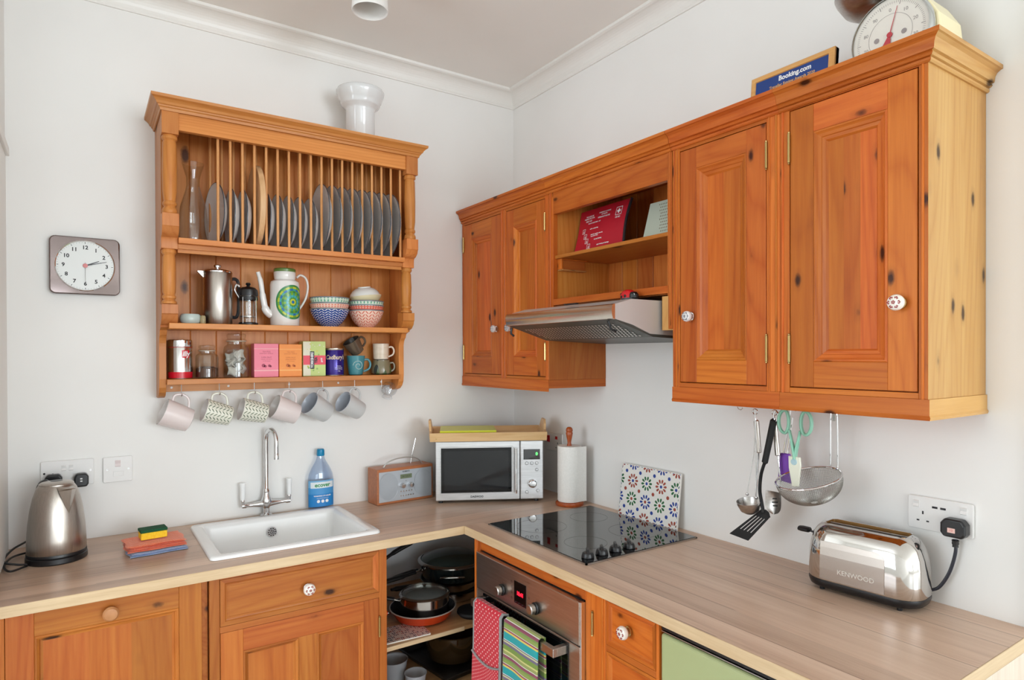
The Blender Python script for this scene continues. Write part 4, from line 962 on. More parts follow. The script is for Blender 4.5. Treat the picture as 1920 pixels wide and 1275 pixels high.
def mug(label, r0, r1, h, outm, inm, name='mug', hr=.024, th=.003, hw=.0045, hz=.5, prof=None):
    t = thing(name, label, 'mug')
    o_ = prof or [(r0 * .8, 0), (r0 * .97, .003), (r0, .010), ((r0 + r1) / 2, h * .5), (r1, h)]
    mb = MB(); mb.lathe([(0, .002)] + o_, outm, (0, 0, 0), 40)
    mb.lathe([(o_[-1][0], h), (o_[-1][0] - th * .5, h + .001), (o_[-1][0] - th, h - .001)] + [(max(a - th, 0), z) for a, z in o_[::-1][1:-1]] + [(0, .008)], inm, (0, 0, 0), 40); mb.build('body', t)
    mb = MB(); rm = (r0 + r1) / 2 - .002
    mb.tube(spline([(rm, 0, h * (hz + .28)), (rm + hr * .75, 0, h * (hz + .30)), (rm + hr * 1.15, 0, h * (hz + .08)), (rm + hr * .9, 0, h * (hz - .18)), (rm, 0, h * (hz - .32))], 7), hw, outm, 10, flat=1.0, up=(0, 1, 0)); mb.build('handle', t)
    return t
t = mug('teal pottery mug with pale swirl on the bottom shelf', .029, .037, .078, plain('teal_glaze', (70, 140, 150), .2), plain('teal_in', (150, 170, 170), .2)); t.location = (-.823, -.062, ZB); t.rotation_euler = (0, 0, -.25)
mb = MB(); pts = []
for i in range(40):
    a = i * .24; r = .005 + .017 * i / 40; th = math.radians(-92) + r * math.cos(a) / .0345; R_ = .0333 + .0085 * (.5 + r * math.sin(a) * 12 - .1) * .35
    pts.append(((.0352 + .0009 * r * math.sin(a) * 100 * .1) * math.cos(th), (.0352) * math.sin(th), .038 + r * math.sin(a)))
mb.tube(pts, .0012, plain('swirl', (196, 216, 214), .2), 6); sw = mb.build('painted_swirl', t); sw.rotation_euler = (0, 0, .25)
t = mug('dark mottled pottery mug lying tilted on the teal mug', .027, .036, .060, plain('brown_glaze', (112, 98, 82), .15, .4), plain('brown_in', (60, 60, 58), .2), hr=.02)
axes(t, (-.55, -.10, .80), (.8, 0, .55), (-.812, -.062, ZB + .0905))
t = mug('squat olive and black pottery mug under the cream mug', .040, .034, .060, speckle('olive_glaze', (132, 124, 98), (58, 62, 58), 34, .42, .15, (1, 1, .4), (80, 100, 62)), plain('brown_in', (60, 60, 58)), hr=.018, prof=[(.032, 0), (.040, .006), (.0415, .022), (.038, .040), (.034, .056), (.034, .060)]); t.location = (-.712, -.062, ZB); t.rotation_euler = (0, 0, -.1)
t = mug('cream ribbed mug standing on the squat olive mug', .031, .033, .066, grained('cream_glaze', (222, 206, 182), (240, 228, 210), (.3, .3, 1), 60, .3), plain('cream_in', (220, 212, 196), .3), hr=.022, hw=.0038); t.location = (-.714, -.062, ZB + .0615); t.rotation_euler = (0, 0, -.15)

# hanging mugs
pk = plain('mug_blush', (232, 220, 218), .25); wh = plain('mug_inside', (228, 224, 222), .2)
gr = plain('mug_grey', (206, 208, 208), .3); leaf = motif('leaf_print_mug', (234, 234, 220), (98, 114, 92), .0150, .0125, .40, .17, 1.0, .25)
hang = [('blush pink mug hanging nearest the left end of the rack', pk, wh, .046, .41), ('leaf-patterned mug hanging next to the leftmost blush mug', leaf, wh, .04, .3), ('leaf-patterned mug hanging directly over the tap, next to the second blush mug', leaf, wh, .04, .25),
        ('blush pink mug hanging between a leaf-patterned mug and a grey mug', pk, wh, .044, .40), ('plain grey mug hanging next to the blush pink mug', gr, plain('mug_grey_in', (178, 184, 194), .25), .044, .55), ('plain grey mug hanging beside the small glass jug', gr, plain('mug_grey_in', (178, 184, 194)), .042, .5)]
for i, (lab, m_, mi_, r, tilt) in enumerate(hang):
    t = mug(lab, r * .86 * 1.04, r * 1.04, .094, m_, mi_, hr=.030, hw=.004, hz=.56); t['group'] = 'mugs on the cup hooks'
    zd = Vector((-math.cos(tilt), -.06 if i < 4 else -.26, math.sin(tilt))).normalized(); up = Vector((0, 0, 1)); xd = (up - zd * up.dot(zd)).normalized()
    rm = (r * .86 + r) * 1.04 / 2 - .002; off = xd * (rm + .030 * 1.05 - .006) + zd * (.094 * .62)
    hp = Vector((hooksx[i], -.070, 1.3795)); axes(t, zd, xd, hp - off)
t = thing('glass_jug', 'tiny clear glass jug hanging from the last cup hook', 'jug')
mb = MB(); hollow(mb, [(.018, 0), (.028, .006), (.034, .022), (.031, .038), (.020, .052), (.019, .060), (.023, .066)], .0015, thinglass('jug_glass', (250, 251, 252), .06, .05, .22), seg=28); mb.build('body', t)
mb = MB(); mb.tube(spline([(.021, 0, .060), (.040, 0, .062), (.048, 0, .045), (.033, 0, .024)], 6), .003, THIN, 8); mb.build('handle', t)
axes(t, (-.35, -.3, -.75), (-.1, 0, 1), (0, 0, 0)); mw = t.matrix_world.copy(); pp = mw @ Vector((.044, 0, .052)); t.location = Vector((-.710, -.070, 1.381)) - pp

# vase on the rack
mb = MB(); hollow(mb, [(.052, 0), (.056, .004), (.0565, .14), (.060, .150), (.072, .158), (.077, .166), (.077, .172), (.083, .180), (.0925, .205), (.094, .215), (.090, .222)], .006, plain('vase_white', (226, 228, 228), .12, coat=.3))
tag(mb.build('ceramic_vase', angle=50), 'white glazed vase with flared rim on top of the plate rack', 'vase', loc=(-.822, -.125, 2.3555))

# ------------------------------------------------------------------ wall clock, sockets
t = thing('wall_clock', 'square mirrored wall clock with round white dial, on the wall left of the plate rack', 'clock', (-1.738, -.002, 1.824))
mb = MB(); mb.prism(rrect(-.098, .098, -.095, .095, .018), 'y', -.026, 0, plain('dark_chrome', (128, 116, 114), .08, 1)); mb.build('case', t, bevel=.004, seg=3)
mb = MB(); mb.lathe([(.0825, -.0262), (.084, -.028), (.082, -.0295), (.080, -.0285)], CHROME, (0, 0, 0), 64, 'y'); mb.build('bezel', t)
mb = MB(); mb.lathe([(0, -.0275), (.0815, -.0275)], plain('dial_white', (226, 230, 228), .25), (0, 0, 0), 64, 'y'); di = mb.build('dial', t)
mb = MB()
for h in range(12):
    a = PI / 2 - 2 * PI * h / 12
    mb.text(str(h if h else 12), .017, INK, FR(.060 * math.cos(a), .060 * math.sin(a), .0279), bold=.0005)
for m_ in range(60):
    a = 2 * PI * m_ / 60; r0 = .073 if m_ % 5 == 0 else .0755; d_ = Vector((math.cos(a), 0, math.sin(a))); p_ = Vector((-math.sin(a), 0, math.cos(a))) * (.0008 if m_ % 5 == 0 else .0003)
    mb.add([tuple(d_ * r0 - p_ + Vector((0, -.0279, 0))), tuple(d_ * .078 - p_ + Vector((0, -.0279, 0))), tuple(d_ * .078 + p_ + Vector((0, -.0279, 0))), tuple(d_ * r0 + p_ + Vector((0, -.0279, 0)))], [(0, 1, 2, 3)], INK)
mb.build('numerals', di, recalc=False)
def hand(name, ang, L, w, mat, yy, tail=.0):
    mb = MB(); d = Vector((math.cos(ang), 0, math.sin(ang))); p = Vector((-math.sin(ang), 0, math.cos(ang))); 
    pts = [d * -tail + p * w, d * -tail - p * w, d * L - p * w * .5, d * L + p * w * .5]
    mb.add([(q.x, yy, q.z) for q in pts] + [(q.x, yy + .0008, q.z) for q in pts], [(0, 1, 2, 3), (4, 5, 6, 7), (0, 1, 5, 4), (1, 2, 6, 5), (2, 3, 7, 6), (3, 0, 4, 7)], mat); return mb.build(name, t)
pin = plain('hand_red', (214, 130, 130), .4)
hand('hour_hand', math.radians(24), .042, .002, DARKG, -.030); hand('minute_hand', math.radians(15), .062, .0014, DARKG, -.0315); hand('second_hand', math.radians(-90), .066, .0005, DARKG, -.033, .01)
MB().lathe([(0, -.035), (.007, -.034), (.007, -.029)], pin, (0, 0, 0), 20, 'y').build('centre_cap', t)
t.rotation_euler = (0, 0, 0)
WS = plain('socket_white', (234, 233, 231), .25)
def screwcap(mb, x, z): mb.lathe([(0, -.0095), (.003, -.0095), (.0035, -.0085)], CHROME, (x, 0, z), 12, 'y'); mb.box(x - .002, x + .002, -.0099, -.0095, z - .0004, z + .0004, INK)
def rocker(t, x, z, w=.012, h=.019, mat=WS, lab=None):
    mb = MB(); mb.prism([(-.0085, -h / 2), (-.0125, -h / 2 + .002), (-.0095, 0), (-.0115, h / 2 - .002), (-.0085, h / 2)], 'x', x - w / 2, x + w / 2, mat)
    for q in range(len(mb.v)): v_ = mb.v[q]; mb.v[q] = (v_[0], v_[1], v_[2] + z)
    o = mb.build('rocker_switch', t)
    if lab: o['label'] = lab
def facepl(t, w, h, name='faceplate'):
    mb = MB(); mb.prism(rrect(-w / 2, w / 2, -h / 2, h / 2, .005, 4), 'y', -.0085, 0, WS); return mb.build(name, t, bevel=.002, seg=3)
def holes(t, x, z):
    mb = MB()
    for dx, dz, w, h in ((0, .011, .0035, .008), (-.011, -.009, .006, .0035), (.011, -.009, .006, .0035)): mb.box(x + dx - w / 2, x + dx + w / 2, -.0088, -.0084, z + dz - h / 2, z + dz + h / 2, INK)
    mb.build('socket_holes', t)
def plug(label, loc, rz, s=1):
    t = thing('mains_plug', label, 'plug', loc, rz)
    mb = MB(); mb.prism([(-.018 * s, -.022), (.018 * s, -.022), (.024 * s, -.012), (.024 * s, .010), (.016 * s, .022), (-.016 * s, .022), (-.024 * s, .010), (-.024 * s, -.012)], 'y', -.030, 0, BLACK); mb.build('body', t, bevel=.005, seg=3); return t
def socket(name, label, loc, rz, w, h):
    return thing(name, label, 'socket', loc, rz)
t = socket('double_socket', 'white double wall socket behind the kettle', (-1.790, -.0012, 1.1375), 0, 0, 0); facepl(t, .145, .086)
rocker(t, -.011, .018); rocker(t, .009, .018); mb = MB(); screwcap(mb, .063, .004); screwcap(mb, -.063, .004); mb.build('screws', t); holes(t, -.04, -.012)
t = plug('black plug in the left socket just above the kettle', (-1.828, -.010, 1.118), 0)
t = plug('small black plug with white fuse marks in the right half of the socket', (-1.753, -.010, 1.114), 0, .85)
mb = MB(); mb.box(-.003, .003, -.0315, -.030, .004, .008, WINK).box(-.003, .003, -.0315, -.030, -.004, 0, WINK); mb.build('fuse_window', t)
t = socket('fused_switch', 'white fused spur switch on the wall between kettle and sink', (-1.649, -.0012, 1.136), 0, 0, 0); facepl(t, .086, .086)
rocker(t, .0, .020, .016, .022, plain('rose_white', (226, 214, 214), .3)); mb = MB(); screwcap(mb, -.031, 0); screwcap(mb, .031, 0); mb.rect_sweep(-.014, .018, -.024, -.006, [(0, -.0088), (.0008, -.0092), (.0016, -.0088)], WS, WS); mb.build('fuse_carrier', t)
t = socket('usb_double_socket', 'white double socket with two USB ports above the toaster', (-.0012, -1.8685, 1.126), -PI / 2, 0, 0); facepl(t, .144, .082)
rocker(t, -.052, .022, .013, .018); rocker(t, .052, .022, .013, .018); holes(t, -.037, -.010)
mb = MB(); mb.box(-.016, -.004, -.0090, -.0084, .016, .021, INK).box(.002, .014, -.0090, -.0084, .016, .021, INK); mb.build('usb_port', t)
t = plug('black toaster plug with pink fuse label and thick cable', (-.010, -1.908, 1.108), -PI / 2, 1.12)
fz = MB().box(-.010, .006, -.0312, -.030, -.010, .001, plain('fuse_label', (236, 196, 186), .5)).build('fuse_label', t); mb = MB(); mb.text('13', .007, REDP, FR(-.002, -.0045, .0314)); mb.build('lettering', fz, recalc=False)
mb = MB(); mb.lathe([(.007, -.028), (.008, -.024), (.0065, -.023), (.0075, -.032), (.006, -.036), (.0068, -.040)], BLACK, (0, -.012, -.006), 14)
mb.tube(spline([(.0, -.012, -.028), (.0, -.012, -.06), (-.012, -.014, -.11), (-.032, -.018, -.15), (-.050, -.024, -.162)], 8), .0038, plain('cable_navy', (30, 32, 44), .4), 10); mb.build('cable', t)
t = socket('cooker_switch', 'white cooker switch plate with two red rockers behind the paper roll', (-.0012, -.325, 1.135), -PI / 2, 0, 0); facepl(t, .125, .078)
rocker(t, -.035, .012, .018, .030, REDP, 'red rocker'); rocker(t, .022, .020, .014, .014, REDP, 'red indicator'); holes(t, .03, -.014)

# ------------------------------------------------------------------ things on the worktop
# kettle
t = thing('electric_kettle', 'brushed steel cordless kettle on a black base at the left end of the worktop', 'kettle', (-1.815, -.205, WT + .0005), math.radians(-62))
KS = STEELV
mb = MB(); mb.lathe([(0, 0), (.076, 0), (.0785, .003), (.078, .016), (.074, .019), (0, .019)], BLACK, (0, 0, 0), 48); mb.build('power_base', t)
mb = MB(); mb.lathe([(0, .020), (.074, .020), (.0755, .026), (.0745, .028), (.0755, .030), (.0745, .07), (.072, .11), (.0665, .155), (.0595, .190), (.0515, .215), (.0455, .225), (.0435, .2265)], KS, (0, 0, 0), 56); mb.build('body', t)
mb = MB(); mb.lathe([(.0755, .019), (.0765, .020), (.0765, .0265), (.0758, .028)], BLACK, (0, 0, 0), 48); mb.build('lower_ring', t)
mb = MB(); mb.lathe([(.0445, .2255), (.0445, .229), (.040, .233), (.022, .2365), (0, .237)], KS, (0, 0, 0), 40); mb.lathe([(0, .2372), (.015, .2372), (.016, .2368)], DARKG, (0, 0, 0), 24); mb.build('lid', t)
mb = MB()   # V-shaped spout on +x side
R = lambda z: .0745 - (z - .07) ** 2 * .95 - .0035
sp = [(.060, -.024, .214), (.060, .024, .214), (R(.150) + .002, 0, .140), (.083, 0, .218), (.079, -.010, .221), (.079, .010, .221), (.045, -.022, .224), (.045, .022, .224)]
mb.add(sp, [(0, 2, 3, 4), (1, 5, 3, 2), (0, 4, 6), (1, 7, 5), (4, 3, 5), (4, 5, 7, 6)], KS, False); mb.build('spout', t)
mb = MB(); mb.tube(spline([(-.040, 0, .216), (-.066, 0, .222), (-.092, 0, .205), (-.104, 0, .16), (-.104, 0, .09), (-.092, 0, .05), (-.070, 0, .045)], 7), .010, BLACK, 12, flat=1.3); mb.build('handle', t)
mb = MB(); P_ = []
def loc2(x, y, z):   # world -> kettle local
    dx, dy = x + 1.815, y + .205; c_, s_ = math.cos(math.radians(62)), math.sin(math.radians(62)); return (dx * c_ - dy * s_, dx * s_ + dy * c_, z - WT)
mb.tube([loc2(*p) for p in spline([(-1.885, -.245, .916), (-1.910, -.25, .922), (-1.940, -.235, .932), (-1.925, -.16, .945), (-1.885, -.09, .955), (-1.85, -.06, .99)], 6)], .0032, BLACK, 8)
mb.tube([loc2(*p) for p in spline([(-1.885, -.26, .916), (-1.92, -.30, .918), (-1.938, -.24, .920), (-1.925, -.14, .918), (-1.88, -.10, .917), (-1.84, -.09, .92)], 6)], .0032, BLACK, 8)
mb.tube([loc2(*p) for p in spline([(-1.85, -.06, .99), (-1.835, -.045, 1.04), (-1.828, -.045, 1.09)], 6)], .0032, BLACK, 8)
mb.build('power_cable', t)

# cleaning cloths and sponge
def cloth(name, label, x0, x1, y0, y1, z0, layers, col, rz, amp=.0025):
    m, nt, b = nm(name + '_' + str(col[0])); g = N(nt); tc = g.n('ShaderNodeTexCoord')
    b.inputs['Base Color'].default_value = lin(col); b.inputs['Roughness'].default_value = .95; b.inputs['Sheen Weight'].default_value = .5
    bp = g.n('ShaderNodeBump'); bp.inputs['Strength'].default_value = .5; bp.inputs['Distance'].default_value = .003; vo = g.n('ShaderNodeTexVoronoi'); vo.inputs['Scale'].default_value = 220; g.l(tc.outputs['Object'], vo.inputs['Vector']); g.l(vo.outputs[0], bp.inputs['Height']); g.l(bp.outputs[0], b.inputs['Normal'])
    cx, cy = (x0 + x1) / 2, (y0 + y1) / 2; w, d = (x1 - x0) / 2, (y1 - y0) / 2
    mb = MB(); th = .0042
    # zig-zag folded strip: side outline in x-z carried through y
    for L in range(layers):
        zz = L * (th + .0012); ins = .003 * ((L * 7) % 3)
        def f(u, v, top):
            x = -w + ins + (2 * w - 2 * ins) * u; y = -d + ins + (2 * d - 2 * ins) * v
            e = min(u, 1 - u, v, 1 - v); return (x + .003 * math.sin(v * 9 + L), y + .002 * math.sin(u * 11 + L * 2), zz + (th if top else 0) * min(1, e * 12 + .45) + amp * (L + .3) / layers * math.sin(u * 8 + v * 3 + L) * .5 + (0 if top else th * .3 * (1 - min(1, e * 12))))
        mb.grid(lambda u, v: f(u, v, 1), 24, 14, m); mb.grid(lambda u, v: f(u, v, 0), 24, 14, m)
        n1 = 24
        for k in range(24):
            for v in (0, 1):
                a, b_ = f(k / 24, v, 0), f((k + 1) / 24, v, 0); c, e = f((k + 1) / 24, v, 1), f(k / 24, v, 1); mb.add([a, b_, c, e], [(0, 1, 2, 3)], m, True)
        for k in range(14):
            for u in (0, 1):
                a, b_ = f(u, k / 14, 0), f(u, (k + 1) / 14, 0); c, e = f(u, (k + 1) / 14, 1), f(u, k / 14, 1); mb.add([a, b_, c, e], [(0, 1, 2, 3)], m, True)
    o = mb.build(name); return tag(o, label, 'cloth', None, (cx, cy, z0), rz)
cloth('dishcloth', 'folded blue dishcloth lying under the orange one', -1.638, -1.478, -.330, -.215, WT + .001, 2, (150, 176, 220), .10, .0008)
cloth('dishcloth', 'folded orange dishcloth on top of the blue one under the sponge', -1.643, -1.480, -.318, -.195, WT + .0125, 4, (250, 118, 62), .08, .003)
t = thing('sponge', 'yellow sponge with dark green scouring top on the orange cloth', 'sponge', (-1.565, -.255, WT + .037), .10)
YS = grained('sponge_yellow', (240, 190, 30), (252, 214, 60), (1, 1, 1), 220, .9, bump=.4)
mb = MB(); mb.prism([(-.038, .024), (-.038, 0), (.038, 0), (.038, .024), (.034, .012)][0:0] or [(-.037, -.024), (.037, -.024), (.037, -.006), (.033, 0), (.037, .006), (.037, .024), (-.037, .024), (-.037, .006), (-.033, 0), (-.037, -.006)], 'z', 0, .022, YS); mb.build('sponge_block', t, bevel=.003)
mb = MB(); mb.box(-.038, .038, -.025, .025, .022, .031, grained('scourer_green', (16, 70, 44), (34, 96, 62), (1, 1, 1), 400, .95, bump=.5)); mb.build('scouring_pad', t, bevel=.002)

# washing-up bottle
t = thing('washing_up_bottle', 'clear washing-up liquid bottle with blue label and blue cap behind the sink', 'bottle', (-.958, -.028, WT + .0005))
mb = MB(); rw = [(.0, 0), (.046, 0), (.050, .006), (.0505, .06), (.0505, .118), (.047, .140), (.036, .165), (.024, .185), (.0165, .200), (.014, .214)]
mb.lathe(rw, thinglass('bottle_clear', (232, 240, 250), .08), (0, 0, 0), 36, sy=.48)
mb.build('body', t, angle=60)
mb = MB(); mb.lathe([(0, .212), (.0145, .212), (.0155, .216), (.0145, .236), (.012, .239), (0, .239)], plain('cap_blue', (0, 130, 178), .3), (0, 0, 0), 24); mb.build('cap', t)
mb = MB(); lb = plain('label_blue', (30, 130, 200), .4); ll = plain('label_sky', (120, 180, 222), .4); E_ = lambda th, s=1.006: (.0505 * s * math.cos(th), .0505 * .48 * s * 1.02 * math.sin(th))
def lp(a0, a1, z0, z1, m, s=1.008):
    a0, a1 = math.radians(a0), math.radians(a1); mb.grid(lambda u, v: (*E_(a0 + (a1 - a0) * u, s), z0 + (z1 - z0) * v), 16, 1, m)
lp(-172, -8, .012, .062, lb); lp(-172, -8, .062, .088, plain('label_mid', (70, 150, 210), .4)); lp(-172, -8, .088, .116, ll); lp(-150, -30, .086, .110, plain('label_white', (226, 234, 238), .4), 1.012)
fl = lambda a, b, c: (a, -.0505 * .48 * 1.05, b)
mb.text('ecover', .022, plain('eco_green', (60, 150, 90), .4), lambda a, b, c: (a, -.0262 + a * a * 5, .098 + b), bold=.0006)
mb.text('WASHING UP LIQUID', .007, WINK, lambda a, b, c: (a, -.0262 + a * a * 5, .055 + b), bold=.0002)
mb.text('camomile & clementine', .005, WINK, lambda a, b, c: (a, -.0262 + a * a * 5, .046 + b))
for k in (-.017, 0, .017): mb.disc((k, -.0264 + k * k * 5, .034), .0062, 'y', WINK, 16)
mb.build('label', t, recalc=False)

# radio
t = thing('table_radio', 'small wooden cased radio with silver front, carry handle and aerial', 'radio', (-.757, -.122, WT + .0005), math.radians(4.0))
RW = grained('radio_walnut', (164, 96, 56), (188, 118, 74), (.06, 1, 1), 70, .35); RS = plain('radio_silver', (186, 192, 198), .35, .3); RG = speckle('speaker_grille', (170, 176, 182), (140, 146, 152), 500, .3, .4)
w, h, dp = .262, .146, .088
MB().box(0, w, 0, dp, 0, h, RW).build('case', t, bevel=.003, seg=3)
mb = MB(); mb.box(.008, w - .008, -.0015, .002, .010, h - .012, RS); fp = mb.build('front_panel', t, bevel=.001)
for cx in (.050, .212):
    mb = MB(); mb.lathe([(.044, -.0022), (.045, -.0032), (.0435, -.0030)], RS, (cx, 0, .072), 40, 'y', sx=1, sy=1.28); mb.lathe([(0, -.0024), (.0435, -.0024)], RG, (cx, 0, .072), 40, 'y', sy=1.28)
    for q in range(len(mb.v)): v_ = mb.v[q]; mb.v[q] = (cx + max(-.041, min(.041, v_[0] - cx)), v_[1], v_[2])
    mb.lathe([(0, -.0026), (.028, -.0026)], RG, (cx, 0, .072), 32, 'y'); mb.build('speaker', t)
mb = MB(); mb.box(.100, .162, -.0022, -.0014, .094, .120, RS).box(.104, .158, -.0026, -.0016, .098, .116, plain('lcd_green', (112, 124, 96), .25)); mb.text('BBC Radio 4', .007, INK, FR(.131, .107, .0029)); mb.build('display', t, recalc=False)
mb = MB(); mb.text('ROBERTS', .008, INK, FR(.131, .127, .0018), bold=.0002); mb.text('dab', .005, INK, FR(.131, .088, .0018)); mb.build('lettering', t, recalc=False)
for cx in (.113, .152): MB().lathe([(0, -.018), (.009, -.017), (.0105, -.014), (.011, -.002)], CHROME, (cx, 0, .070), 24, 'y').build('knob', t)
mb = MB()
for r_ in range(2):
    for k in range(5 + r_): mb.lathe([(0, -.004), (.003, -.0035), (.0032, -.0015)], CHROME, (.106 + k * (.0125 - r_ * .001), 0, .046 - r_ * .018), 10, 'y')
mb.build('button', t)
mb = MB(); mb.tube(spline([(.045, .035, h), (.062, .035, h + .018), (.095, .035, h + .030), (.14, .035, h + .034), (.185, .035, h + .030), (.212, .035, h + .018), (.228, .035, h)], 6), .0045, plain('handle_grey', (200, 202, 200), .3, .6), 10, flat=.6); mb.build('carry_handle', t)
mb = MB(); mb.tube([(.195, .075, h - .002), (.203, .073, h + .045), (.217, .07, h + .105)], [.0028, .0024, .0016], CHROME, 8); mb.lathe([(0, 0), (.003, 0), (.003, .004), (0, .004)], CHROME, (.217, .07, h + .104), 8); mb.build('aerial', t)

# microwave
t = thing('microwave_oven', 'brushed steel microwave oven set diagonally in the corner under the wooden tray', 'microwave', (-.544, -.224, WT + .0005), math.radians(-28.6))
w, h0, h, dp = .448, .010, .256, .24
SW = .350
MB().box(.002, w - .002, .014, dp, h0, h, plain('mw_side', (170, 170, 170), .4, .6)).build('casing', t, bevel=.004, seg=3)
mb = MB(); mb.box(0, SW - .001, 0, .0135, h0, h, SILVER); door = mb.build('door', t, bevel=.004, seg=3)
mb = MB(); mb.box(.023, .314, -.0008, .001, .044, .232 - .004, plain('mw_window_frame', (16, 18, 20), .08, spec=.35)); mb.build('window', door)
mb = MB(); mb.box(.036, .302, -.0012, .001, .054, .216, plain('mw_window_inner', (34, 36, 38), .06, spec=.35)); mb.build('inner_window', door)
mb = MB(); mb.rect_sweep(.018, .319, .039, .233, [(0, .0), (.001, -.003), (.004, -.003), (.005, .0)], SILVER, SILVER); mb.text('DAEWOO', .011, DARKG, FR(.17, .026, .0008), bold=.0005, space=1.1); mb.build('window_trim', door)
mb = MB(); mb.tube([(.331, -.020, .040), (.331, -.020, .228)], .0055, CHROME, 14); mb.tube([(.331, -.020, .050), (.331, .002, .050)], .004, CHROME, 8); mb.tube([(.331, -.020, .218), (.331, .002, .218)], .004, CHROME, 8); mb.build('handle', door)
mb = MB(); mb.box(SW + .001, w, 0, .0135, h0, h, SILVER); cpn = mb.build('control_panel', t, bevel=.004, seg=3)
mb = MB(); mb.box(.3645, .434, -.001, .001, .176, .219, BGLASS); d2 = mb.build('display', t)
mb = MB(); mb.text('0', .017, plain('green_led', (90, 255, 110), .5, emit=2.5, ecol=(80, 255, 100)), FR(.420, .199, .0014), bold=.0006); mb.build('digit', d2, recalc=False)
MB().lathe([(0, -.020), (.014, -.019), (.017, -.016), (.0185, -.001)], CHROME, (.401, 0, .077), 32, 'y').build('dial', t)
mb = MB()
for x, z in ((.378, .160), (.399, .160), (.420, .160), (.420, .133), (.378, .040), (.424, .045)): mb.lathe([(0, -.003), (.005, -.0025), (.006, 0)], SILVER, (x, 0, z), 16, 'y'); mb.lathe([(.0068, -.0005), (.0074, -.0006)], DARKG, (x, 0, z), 20, 'y')
mb.build('button', t)
for fx in (.02, .42):
    for fy in (.02, dp - .03): MB().lathe([(0, 0), (.009, 0), (.009, .011), (0, .011)], BLACK, (fx, fy, 0), 14).build('foot', t)

# tray on the microwave
t = thing('wooden_tray', 'pale bamboo serving tray on top of the microwave', 'tray', (-.544, -.224, WT + .2572), math.radians(-28.6))
x0, x1, ya, yb = -.017, .455, -.012, .222
mb = MB(); mb.box(x0 + .004, x1 - .004, ya + .006, yb - .006, 0, .005, BEECH); mb.build('base', t)
for sgn, yy in ((-1, ya), (1, yb)):
    mb = MB(); mb.prism([(yy - sgn * .010, .0), (yy - sgn * .0, .0), (yy + sgn * .008, .022), (yy + sgn * .014, .037), (yy + sgn * .005, .037), (yy - sgn * .004, .018)], 'x', x0 - .006, x1 + .006, BEECH); mb.build('side', t, bevel=.001)
for sgn, xx in ((-1, x0), (1, x1)):
    mb = MB(); out = [(ya, 0), (yb, 0), (yb + .006, .030), (yb - .045, .040), (yb - .065, .066), (yb - .085, .080), (ya + .085, .080), (ya + .065, .066), (ya + .045, .040), (ya - .006, .030)]
    mb.prism(out, 'x', xx - .005, xx + .005, BEECH); 
    for q in range(len(mb.v)): v_ = mb.v[q]; mb.v[q] = (v_[0] + sgn * v_[2] * .12, v_[1], v_[2])
    e = mb.build('end', t, bevel=.002)
mb = MB()
for a in (x0 + .02, x1 - .02): mb.lathe([(0, -.0035), (.003, -.003), (.004, 0)], BRASS, (a, ya - .002, .014), 12, 'y')
mb.build('screw_cap', t)
tb = thing('cookbook', 'yellow-green paperback lying in the tray on the microwave', 'book', (-.544, -.224, WT + .2640), math.radians(-28.6))
mb = MB(); mb.box(.020, .250, .012, .196, .0, .034, plain('page_white', (236, 234, 224), .7)); mb.build('pages', tb)
mb = MB(); LG = plain('lime_cover', (214, 218, 40), .35); mb.box(.018, .252, .010, .198, .0342, .0355, LG).box(.018, .252, .010, .198, -.0012, 0, LG).box(.018, .252, .009, .0105, -.0012, .0355, LG); mb.text('GREEN KITCHEN STORIES', .011, WINK, FR(.19, .024, -.0087), bold=.0002, sx=.7); mb.build('cover', tb, recalc=False)
sh = MB().box(.258, .440, .015, .20, .0058, .0068, WHITEP).build('paper_sheet'); tag(sh, 'white paper sheet lying in the tray to the right of the green book', 'paper', loc=(-.544, -.224, WT + .2572), rz=math.radians(-28.6))

# kitchen roll
t = thing('kitchen_roll_holder', 'turned dark wooden kitchen roll holder beside the microwave', 'holder', (-.097, -.545, WT + .0005))
RWD = grained('red_wood', (150, 66, 26), (178, 86, 38), (1, 1, .1), 60, .25)
mb = MB(); mb.lathe([(0, 0), (.056, 0), (.058, .004), (.057, .012), (.050, .016), (0, .016)], RWD, (0, 0, 0), 40); mb.build('base', t)
mb = MB(); mb.lathe([(.007, .014), (.007, .238), (.011, .240), (.009, .246), (.0075, .252), (.0085, .262), (.0125, .280), (.0145, .292), (.0125, .298), (.0145, .303), (.013, .311), (.007, .3175), (0, .318)], RWD, (0, 0, 0), 24); mb.build('pole', t)
mb = MB(); PW = grained('paper_towel', (232, 230, 224), (240, 238, 233), (1, 1, 1), 160, .95, bump=.4); mb.lathe([(.010, .0), (.0475, 0), (.0485, .002), (.0485, .222), (.0475, .224), (.010, .224), (.010, 0)], PW, (0, 0, 0), 48); mb.box(.0, .049, -.0492, -.0480, .001, .223, PW)
tag(mb.build('kitchen_roll'), 'white kitchen paper roll standing on the wooden holder', 'paper roll', loc=(-.097, -.545, WT + .0175))

